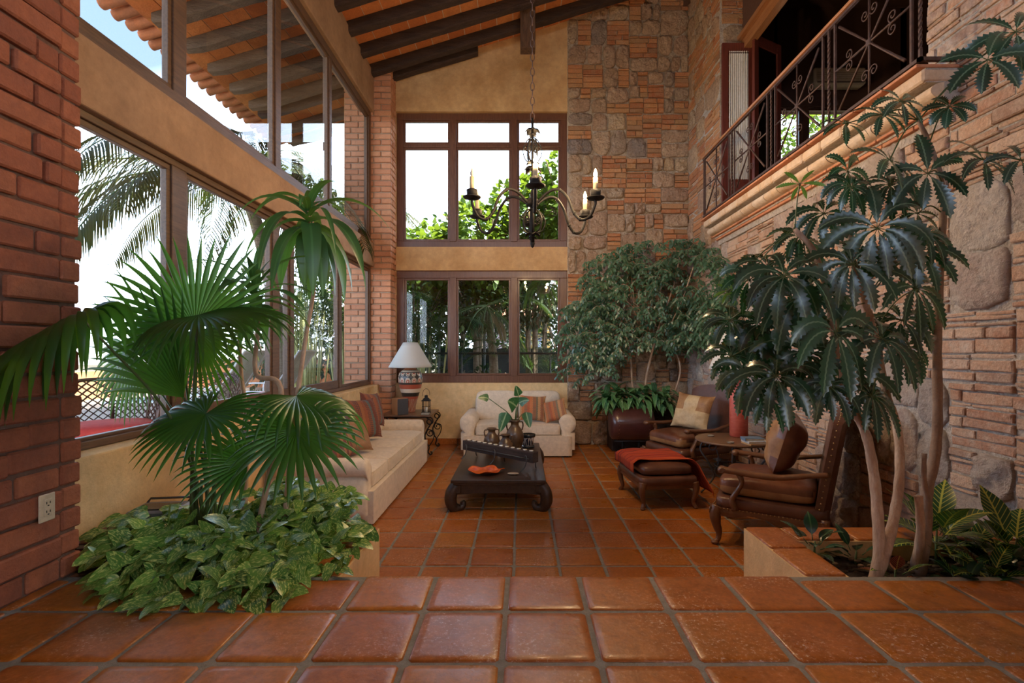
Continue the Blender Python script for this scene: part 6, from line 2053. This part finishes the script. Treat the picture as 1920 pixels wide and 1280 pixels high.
# ---- wrought iron armchairs with red cushions
M_CAST = surf('bronze_cast_metal', (.07, .045, .035), rough=.45, metal=.5, col2=(.11, .07, .055), scale=20)
M_REDC = surf('red_outdoor_cloth', (.55, .045, .035), rough=.85, col2=(.62, .07, .05), scale=5, bump=.15, bscale=90)
def patio_chair():
    root = empty('terrace_chair', (0, 0, ZP), None, 'chair', 'wrought iron chairs on the terrace')
    def rim(a, z, r_=.30): return Vector((r_*math.sin(a), r_*.95*math.cos(a), z))
    m1 = MB()     # lattice barrel back: a from -100 to 100 deg, centred on +y
    A = R(100)
    for s_ in (1, -1):
        for i in range(-8, 18):
            pts = []
            for k in range(9):
                a = -A+(i*.20)+s_*0+k*.085*2*s_
                if s_ < 0: a = A-(i*.20)-k*.17
                z = .46+.36*k/8
                if -A <= a <= A: pts.append(rim(a, z, .285+.05*(k/8)))
            if len(pts) > 1: m1.tube(pts, .0075, 5, flat=.6)
    m1.build('back_lattice', M_CAST, root)
    m1 = MB()
    m1.tube([rim(-A+2*A*i/24, .82-.16*abs(-1+i/12)**3, .335) for i in range(25)], .014, 7)
    m1.tube([rim(-A+2*A*i/24, .455, .285) for i in range(25)], .012, 7)
    for a in (-A, -A*.5, 0, A*.5, A): m1.tube([rim(a, .40, .28), rim(a, .82-.16*abs(a/A)**3, .335)], .012, 7)
    m1.build('back_frame', M_CAST, root)
    m1 = MB(); m1.tube([(.29*math.cos(2*PI*i/24), .28*math.sin(2*PI*i/24), .40) for i in range(25)], .014, 7, cap=False)
    for i in range(5): m1.tube([(-.26, -.2+.1*i, .40), (.26, -.2+.1*i, .40)], .007, 5)
    m1.build('seat_frame', M_CAST, root)
    for k in range(4):
        a = PI/4+PI/2*k; X_ = Vector((math.cos(a), math.sin(a), 0)); m1 = MB()
        m1.tube(bez([X_*.27+Vector((0, 0, .40)), X_*.30+Vector((0, 0, .28)), X_*.22+Vector((0, 0, .14)), X_*.30+Vector((0, 0, .012))], 5), .013, 7)
        m1.tube(scroll(X_*.20+Vector((0, 0, .30)), .06, 1, 0, X_, Vector((0, 0, 1)), 12, .4), .006, 5)
        m1.build('leg', M_CAST, root)
    m1 = MB(); m1.superq(0, -.01, .455, .56, .56, .095, .5, .5, 32, 12, 0, None, lambda x, y, z: (0, 0, .01*(1-x*x))); m1.build('seat_cushion', M_REDC, root)
    return root
pc = patio_chair()
for i, (x, y, a, l) in enumerate(((-3.13, 3.74, 35, 'wrought iron lattice chair with a red seat cushion, next to the brick pillar outside'),
                                  (-3.02, 4.62, 30, 'wrought iron lattice chair with a red seat cushion, outside by the window post'),
                                  (-4.2, 3.95, 200, 'wrought iron lattice chair turned towards the others further out on the terrace'))):
    c = pc if i == 0 else copy_tree(pc)
    c.location = (x, y, ZP); c.rotation_euler = (0, 0, R(a)); c['label'] = l
# ---- sun loungers
M_SLING = surf('pale_sling', (.50, .58, .58), rough=.8, bump=.2, bscale=200)
M_ALU = surf('white_tube', (.62, .64, .64), rough=.35)
def lounger():
    root = empty('sun_lounger', (0, 0, ZP), None, 'sun lounger', 'sun loungers on the terrace')
    m1 = MB(); m1.box(-1.30, .10, -.29, .29, .335, .345); m1.build('sling_seat', M_SLING, root)
    m1 = MB(); m1.add([(.10, -.29, .34), (.56, -.29, 1.02), (.56, .29, 1.02), (.10, .29, .34)], [(0, 1, 2, 3)]); m1.build('sling_back', M_SLING, root, solid=.012)
    m1 = MB()
    for s_ in (-.31, .31):
        m1.tube([(-1.32, s_, .34), (.12, s_, .34), (.58, s_, 1.03)], .016, 7)
        m1.tube(bez([(-.30, s_, .34), (-.28, s_, .50), (-.15, s_, .53), (.18, s_, .53), (.28, s_, .56)], 5), .014, 7)
    m1.tube([(-1.32, -.31, .34), (-1.32, .31, .34)], .016, 7); m1.tube([(.58, -.31, 1.03), (.58, .31, 1.03)], .016, 7)
    m1.build('side_frame', M_ALU, root)
    for x in (-1.1, -.02):
        for s_ in (-.31, .31):
            m1 = MB(); m1.tube([(x, s_, .34), (x+.05, s_, 0)], .015, 7); m1.build('leg', M_ALU, root)
    return root
lg = lounger()
for i, (x, y, l) in enumerate(((-4.28, 6.9, 'pale mesh sun lounger in front of the one with the towel'), (-4.05, 8.0, 'pale mesh sun lounger with a pink towel over its back'))):
    c = lg if i == 0 else copy_tree(lg)
    c.location = (x, y, ZP); c['label'] = l
mb = MB()
def towel(u, v):
    s_ = -.35+.85*u
    if s_ < 0: return (.10+s_, -.24+.48*v, .352+.004*math.sin(v*9))
    return (.085+.46/.82*s_, -.24+.48*v, .358+.68/.82*s_+.006*math.sin(v*11+u*5))
mb.grid(towel, 24, 16)
o = mb.build('beach_towel', surf('pink_towel', (.72, .22, .22), rough=.95, col2=(.75, .42, .42), scale=2, bump=.3, bscale=90), loc=(-4.05, 8.0, ZP), solid=.008); tag(o, 'pink towel spread over the lounger back', 'towel')

# ---- palms, trees and bushes
L_COCO = leaf_mat('coconut_leaf', (.012, .028, .006), (.06, .055, .012), rough=.5, trans=.15, tcol=(.12, .14, .02))
L_COCOD = leaf_mat('dry_palm_leaf', (.20, .14, .07), (.34, .26, .15), rough=.8, trans=.3, tcol=(.6, .5, .3))
L_ARECA = leaf_mat('areca_leaf', (.010, .035, .008), (.035, .075, .015), rough=.45, trans=.25, tcol=(.08, .16, .02))
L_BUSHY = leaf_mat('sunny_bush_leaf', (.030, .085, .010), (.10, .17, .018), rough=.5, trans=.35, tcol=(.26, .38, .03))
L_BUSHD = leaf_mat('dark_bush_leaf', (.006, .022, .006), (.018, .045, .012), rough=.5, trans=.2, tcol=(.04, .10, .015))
L_FERN = leaf_mat('hanging_fern_leaf', (.06, .12, .02), (.10, .18, .035), rough=.5, trans=.35, tcol=(.18, .28, .05))
M_TRUNK = surf('palm_trunk', (.22, .17, .12), rough=.95, col2=(.12, .09, .06), scale=10, bump=.8, bscale=20, stretch=(1, 1, 4))
gq = random.Random(91)
def frond_mesh(mb, ms, o, d, L_, droop, ll, n=34, lw=.035, hang=.8, mi=0, r0=.02):
    p = Vector(o); d = Vector(d).normalized(); pts = [p.copy()]
    seg = 16
    dirs = []
    for k in range(seg):
        dirs.append(d.copy()); p = p+d*(L_/seg); pts.append(p.copy())
        d = (d+Vector((0, 0, -droop/seg*(.5+k/seg)))).normalized()
    dirs.append(d.copy())
    ms.tube(pts, [r0*(1-.85*i/seg) for i in range(seg+1)], 5)
    for k in range(n):
        t = .12+.88*k/n
        f = t*seg; i = min(seg-1, int(f)); q_ = pts[i].lerp(pts[i+1], f-i); dd = dirs[i]
        s_ = dd.cross(Vector((0, 0, 1))); 
        if s_.length < .05: s_ = Vector((1, 0, 0))
        s_.normalize()
        le = ll*(math.sin(PI*min(1, .18+t*.80)))**.6*gq.uniform(.85, 1.1)
        for sg in (-1, 1):
            ld = (s_*sg*.8+dd*.75+Vector((0, 0, .15)))
            leaf(mb, q_, ld, (0, 0, 1), le, lw, PALM, hang*gq.uniform(.8, 1.3), .2, 4, mi)
def palm(name, lab, base, crown, nfr, Lf, ll, seed, mat, elr=(-.5, 1.1), tr=.14, n=34, lw=.035, droop=1.5, az=None, dead=0, hang=1.2, cat='palm', group=None):
    global gq
    gq = random.Random(seed)
    base = Vector(base); crown = Vector(crown)
    root = empty(name, base, lab, cat, group)
    m1 = MB(); pts = bez([Vector((0, 0, 0)), (crown-base)*.5+Vector((.15, 0, 0)), crown-base], 8)
    m1.tube(pts, [tr*(1.2-.5*i/(len(pts)-1)) for i in range(len(pts))], 10); m1.build('trunk', M_TRUNK, root)
    mb = MB(); ms = MB()
    for i in range(nfr):
        a = i*2.399+gq.uniform(-.2, .2) if az is None else az[i % len(az)]+gq.uniform(-.15, .15)
        el = elr[0]+(elr[1]-elr[0])*((i*.618) % 1)
        d = (math.cos(a)*math.cos(el), math.sin(a)*math.cos(el), math.sin(el))
        frond_mesh(mb, ms, crown-base, d, Lf*gq.uniform(.85, 1.1), droop*gq.uniform(.8, 1.2), ll, n, lw, hang, 0)
    mb.build('frond_foliage', mat, root); ms.build('frond_rib', M_STEM, root)
    if dead:
        mb = MB(); ms = MB()
        for i in range(dead):
            a = gq.uniform(0, 2*PI); d = (math.cos(a)*.6, math.sin(a)*.6, -.2)
            frond_mesh(mb, ms, crown-base+Vector((0, 0, -.1)), d, Lf*.5, 3.2, ll*.8, n, lw, 2.2, 0)
        mb.build('dry_frond_foliage', L_COCOD, root); ms.build('dry_frond_rib', M_TRUNK, root)
    return root
palm('coconut_palm', 'coconut palm whose long fronds hang across the lower terrace windows', (-4.35, 9.0, ZP), (-4.75, 8.5, 4.45), 16, 3.5, .95, 5, L_COCO, (.0, .42), .13, 60, .034, 1.9, az=[R(a_) for a_ in (-112, -85, -140, -60, -165, 170, 130, 90, 50, 10, -20, -100, -125, -72, -40, 30)], hang=2.6)
palm('coconut_palm', 'taller coconut palm with a skirt of dry fronds seen through the upper terrace windows', (-5.6, 14.5, ZP), (-5.3, 13.6, 6.0), 16, 3.8, .8, 12, L_COCO, (-.1, 1.2), .15, 46, .035, 1.2, dead=7, hang=1.5)
# areca clumps
def areca(lab, x, y, z, h, n, Lf, seed, mat=L_ARECA):
    global gq
    gq = random.Random(seed)
    root = empty('areca_palm', (x, y, z), lab, 'palm')
    mb = MB(); ms = MB(); mt = MB()
    for i in range(n):
        a = gq.uniform(0, 2*PI); r_ = gq.uniform(.05, .35); b_ = Vector((r_*math.cos(a), r_*math.sin(a), 0))
        hh = h*gq.uniform(.35, 1)
        t_ = b_*1.8+Vector((0, 0, hh)); mt.tube([b_, t_], .018, 5)
        d = Vector((math.cos(a)*.6, math.sin(a)*.6, gq.uniform(.6, 1.4)))
        frond_mesh(mb, ms, t_, d, Lf*gq.uniform(.7, 1.1), 2.0, .38, 26, .022, .9, 0, .010)
    mb.build('frond_foliage', mat, root); ms.build('frond_rib', M_STEM, root); mt.build('cane', surf('yellow_cane', (.35, .36, .14), rough=.5) if 'yellow_cane' not in bpy.data.materials else bpy.data.materials['yellow_cane'], root)
areca('areca palm clump beyond the sun loungers', -4.4, 10.2, ZP, 2.2, 22, 1.5, 1)
areca('areca palm clump outside the far end of the terrace windows', -3.4, 9.6, ZP-.3, 2.4, 24, 1.5, 2)
areca('areca palm clump at the terrace end wall', -5.4, 11.8, ZP, 2.6, 20, 1.6, 3)
areca('dark areca palm filling the window corner behind the pottery lamp', -1.95, 9.9, -.2, 2.1, 22, 1.4, 4, L_ARECA)
areca('areca palm with thin canes at the east end of the garden window', .75, 10.4, -.2, 1.7, 16, 1.2, 6, L_ARECA)

def bush(name, lab, c, r_, n, s_, mat, seed, prof=OVAL, trunk=True, cat='bush', group=None, droop=.6, w=.6):
    """leafy crown of single leaves on twigs, centre c, radii r_"""
    q_ = random.Random(seed)
    cx, cy, cz = c
    root = empty(name, (cx, cy, -.2), lab, cat, group)
    mb = MB(); ms = MB()
    for i in range(n):
        while True:
            v = Vector((q_.uniform(-1, 1), q_.uniform(-1, 1), q_.uniform(-1, 1)))
            if v.length <= 1 and v.length > .45: break
        k = 1+.30*noise.noise(v*2.3+Vector((seed, 0, 0)))
        p = Vector((v.x*r_[0]*k, v.y*r_[1]*k, cz+.2+v.z*r_[2]*k))
        d = (v+Vector((q_.uniform(-.6, .6), q_.uniform(-.6, .6), q_.uniform(-.7, .3))))
        leaf(mb, p, d, v+Vector((q_.uniform(-.5, .5), q_.uniform(-.5, .5), .8)), s_*q_.uniform(.7, 1.15), s_*w, prof, droop, .15, 5)
    for i in range(22):
        a = q_.uniform(0, 2*PI); e_ = q_.uniform(-.3, .9)
        ms.tube(bez([Vector((0, 0, max(.2, cz-r_[2]))), Vector((math.cos(a)*r_[0]*.3, math.sin(a)*r_[1]*.3, cz)), Vector((math.cos(a)*r_[0]*.85, math.sin(a)*r_[1]*.85, cz+.2+r_[2]*e_*.8))], 4), .014, 5)
    if trunk: ms.tube([(0, 0, 0), (0, 0, max(.3, cz-r_[2]*.5))], .06, 8)
    mb.build('foliage', mat, root); ms.build('branch', M_TRUNK, root)
    return root
HB = [(-2.1, 11.2, 3.45, (1.0, .8, .95), 1500), (-.95, 11.0, 3.75, (1.0, .8, 1.10), 1700), (.15, 11.3, 4.25, (.95, .8, 1.35), 1900), (1.1, 11.0, 4.55, (.95, .8, 1.45), 1700), (-1.5, 12.6, 3.3, (1.4, .9, 1.3), 1300), (2.3, 11.6, 4.6, (1.1, .9, 1.6), 900)]
lb = ['bright green big-leaved bush at the pillar side of the upper garden window', 'bright green bush below the middle pane of the upper garden window', 'tall bright green bush behind the chandelier', 'tallest bright green bush against the stone side of the upper garden window', 'green bush behind the others on the garden slope', 'green bush hidden mostly behind the stone wall']
for i, (x, y, z, r_, n) in enumerate(HB):
    bush('garden_bush', lb[i], (x, y, z), r_, n, .17, L_BUSHY, 20+i, HEART, True, 'bush', 'sunlit bushes behind the garden window', .5, .75)
# darker undergrowth of the lower window
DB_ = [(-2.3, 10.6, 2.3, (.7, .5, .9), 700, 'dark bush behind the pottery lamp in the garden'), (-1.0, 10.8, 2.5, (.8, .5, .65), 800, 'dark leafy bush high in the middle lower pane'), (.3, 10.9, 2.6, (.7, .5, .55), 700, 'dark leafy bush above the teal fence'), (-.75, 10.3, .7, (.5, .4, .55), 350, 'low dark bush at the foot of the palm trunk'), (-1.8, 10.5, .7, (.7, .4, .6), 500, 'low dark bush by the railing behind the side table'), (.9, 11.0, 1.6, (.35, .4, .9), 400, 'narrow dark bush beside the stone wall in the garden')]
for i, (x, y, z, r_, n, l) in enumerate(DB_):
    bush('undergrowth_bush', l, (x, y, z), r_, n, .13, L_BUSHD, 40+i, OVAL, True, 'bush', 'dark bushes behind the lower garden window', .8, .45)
for i, (x, y, z, r_, n, l) in enumerate(((-4.2, 15.0, 2.0, (2.0, 1.0, 2.4), 1500, 'dark tree mass deep in the garden on the terrace side'), (3.0, 15.0, 2.0, (2.0, 1.0, 2.4), 1300, 'dark tree mass deep in the garden behind the stone wall'), (-1.2, 14.5, 4.2, (2.2, 1.0, 1.35), 1500, 'dark tree crown above the far house'), (-1.9, 12.9, 2.1, (.75, .5, .9), 600, 'dark bush between fence and far house'), (-.15, 13.2, 2.2, (.32, .4, .7), 300, 'narrow dark bush between the far house and the pale reflection stand-in'), (1.3, 13.0, 2.3, (.6, .5, 1.0), 500, 'dark bush hiding the east end of the far house'), (-1.1, 12.8, 3.0, (1.6, .5, .55), 900, 'dark leaves hanging over the fence'), (.6, 12.8, 3.1, (1.1, .5, .5), 600, 'dark leaves over the east part of the fence'))):
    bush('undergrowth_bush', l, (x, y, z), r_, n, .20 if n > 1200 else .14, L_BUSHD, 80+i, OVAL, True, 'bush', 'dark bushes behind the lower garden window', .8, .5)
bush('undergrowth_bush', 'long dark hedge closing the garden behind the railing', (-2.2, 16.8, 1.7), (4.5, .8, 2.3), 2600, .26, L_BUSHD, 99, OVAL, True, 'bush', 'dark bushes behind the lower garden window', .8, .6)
# lush bushes outside the terrace windows and under the gallery window
for i, (x, y, z, r_, n, m_, l) in enumerate(((-6.4, 12.6, 2.0, (1.9, .9, 1.7), 1900, L_BUSHD, 'dark green bush behind the sun loungers'), (-3.5, 11.8, 2.4, (1.2, .9, 1.9), 1500, L_BUSHY, 'sunlit bush past the end of the terrace windows'),
  (-4.6, 13.2, 2.2, (1.8, .8, 2.0), 1900, L_BUSHD, 'dark bush behind the areca palms at the terrace end'),
                                             (6.2, 11.2, 6.0, (1.4, .9, 1.7), 2300, L_BUSHY, 'sunlit tree crown seen through the gallery window'), (8.0, 11.6, 6.3, (1.4, .9, 1.8), 1500, L_BUSHY, 'second sunlit tree crown beyond the gallery window'), (3.2, 13.0, 4.4, (1.4, .9, 1.6), 700, L_BUSHY, 'sunlit tree crown between the garden window and the gallery'))):
    bush('garden_tree', l, (x, y, z), r_, n, .16, m_, 60+i, OVAL, True, 'tree', None, .5, .5)
# slim palm trunk with fern skirt in the middle pane
palm('date_palm', 'rough trunked palm in the middle of the lower garden window', (-.72, 9.95, -.2), (-.70, 9.95, 2.45), 14, 1.5, .34, 44, L_ARECA, (-.6, .6), .10, 30, .022, 1.8, dead=4)
# hanging fern
root = empty('hanging_fern', (.42, 9.3, 2.62), 'bright hanging fern at the top of the lower garden window, stone side', 'fern')
mb = MB(); ms = MB(); gq = random.Random(5)
for i in range(34):
    a = gq.uniform(0, 2*PI); d = (math.cos(a)*.5, math.sin(a)*.4, gq.uniform(-.1, .7))
    frond_mesh(mb, ms, (0, 0, .15), d, gq.uniform(.5, .95), 4.2, .075, 30, .022, .5, 0, .004)
mb.build('fern_foliage', L_FERN, root); ms.build('fern_rib', M_STEM, root)
mb = MB(); mb.lathe([(0, 0), (.10, .02), (.13, .14), (.12, .14), (0, .12)], 18); mb.build('hanging_basket', M_TRUNK, root)
mb = MB()
for k in range(3): mb.tube([(.12*math.cos(2.1*k), .12*math.sin(2.1*k), .13), (0, 0, .62)], .002, 4)
mb.tube([(0, 0, .62), (0, 0, 4.2)], .003, 4)
mb.build('hanging_wire', M_IRON, root)
# garden fence and railing
fe = empty('garden_fence', (0, 12.0, -.2), 'fence of grey posts hung with dark teal sheeting behind the palm trunk', 'fence')
mb = MB(); mb.grid(lambda u, v: (-2.0+4.6*u, .02*math.sin(u*40), .1+1.70*v), 60, 6); mb.build('fence_sheet', surf('teal_sheet', (.004, .016, .02), rough=.7, col2=(.006, .022, .026), scale=3, bump=.2), fe, solid=.006)
for x in (-2.0, -.9, .3, 1.4, 2.5):
    mb = MB(); mb.tube([(x, -.04, 0), (x, -.04, 3.1)], .03, 8); mb.build('post', M_IRONG, fe)
mb = MB(); mb.tube([(-2.0, -.04, 3.05), (2.5, -.04, 3.05)], .025, 6); mb.build('top_pipe', M_IRON, fe)
ra2 = empty('garden_railing', (0, 9.5, -.2), 'black pipe railing with thin posts across the lower garden window', 'railing')
mb = MB(); mb.tube([(-3.2, 0, 1.70), (2.6, 0, 1.70)], .022, 8); mb.build('top_pipe', M_IRON, ra2)
for x in (-2.6, -1.15, .55, 1.9):
    mb = MB(); mb.tube([(x, 0, 0), (x, 0, 1.70)], .016, 8); mb.build('post', M_IRONG, ra2)
# neighbour's house, seen in fragments through the leaves
hs = empty('yellow_house', (0, 22, -.2), 'yellow neighbouring house and a pale stand-in for a window reflection, seen through gaps in the garden leaves', 'house')
mb = MB(); mb.box(-.5, 1.3, 0, 3.0, 0, 3.3); mb.build('house_wall', surf('yellow_plaster', (.28, .18, .05), rough=.9), hs)
mb = MB(); mb.box(-1.9, -.5, .2, 3.0, 0, 3.2); mb.build('reflection_block', surf('pink_white_reflection', (.36, .28, .30), rough=.9), hs)  # pale block stands in for a bright reflection in the window glass
mb = MB(); mb.add([(-2.1, -.5, 3.2), (1.5, -.5, 3.2), (1.5, 3.6, 4.3), (-2.1, 3.6, 4.3)], [(0, 1, 2, 3)]); mb.build('roof', M_ROOFT, hs, solid=.12)
for x in (.55,):
    mb = MB(); mb.box(x, x+.35, -.04, .02, .9, 2.3); f_ = mb.build('window', surf('grey_shutter', (.18, .22, .30), rough=.5) if 'grey_shutter' not in bpy.data.materials else bpy.data.materials['grey_shutter'], hs)
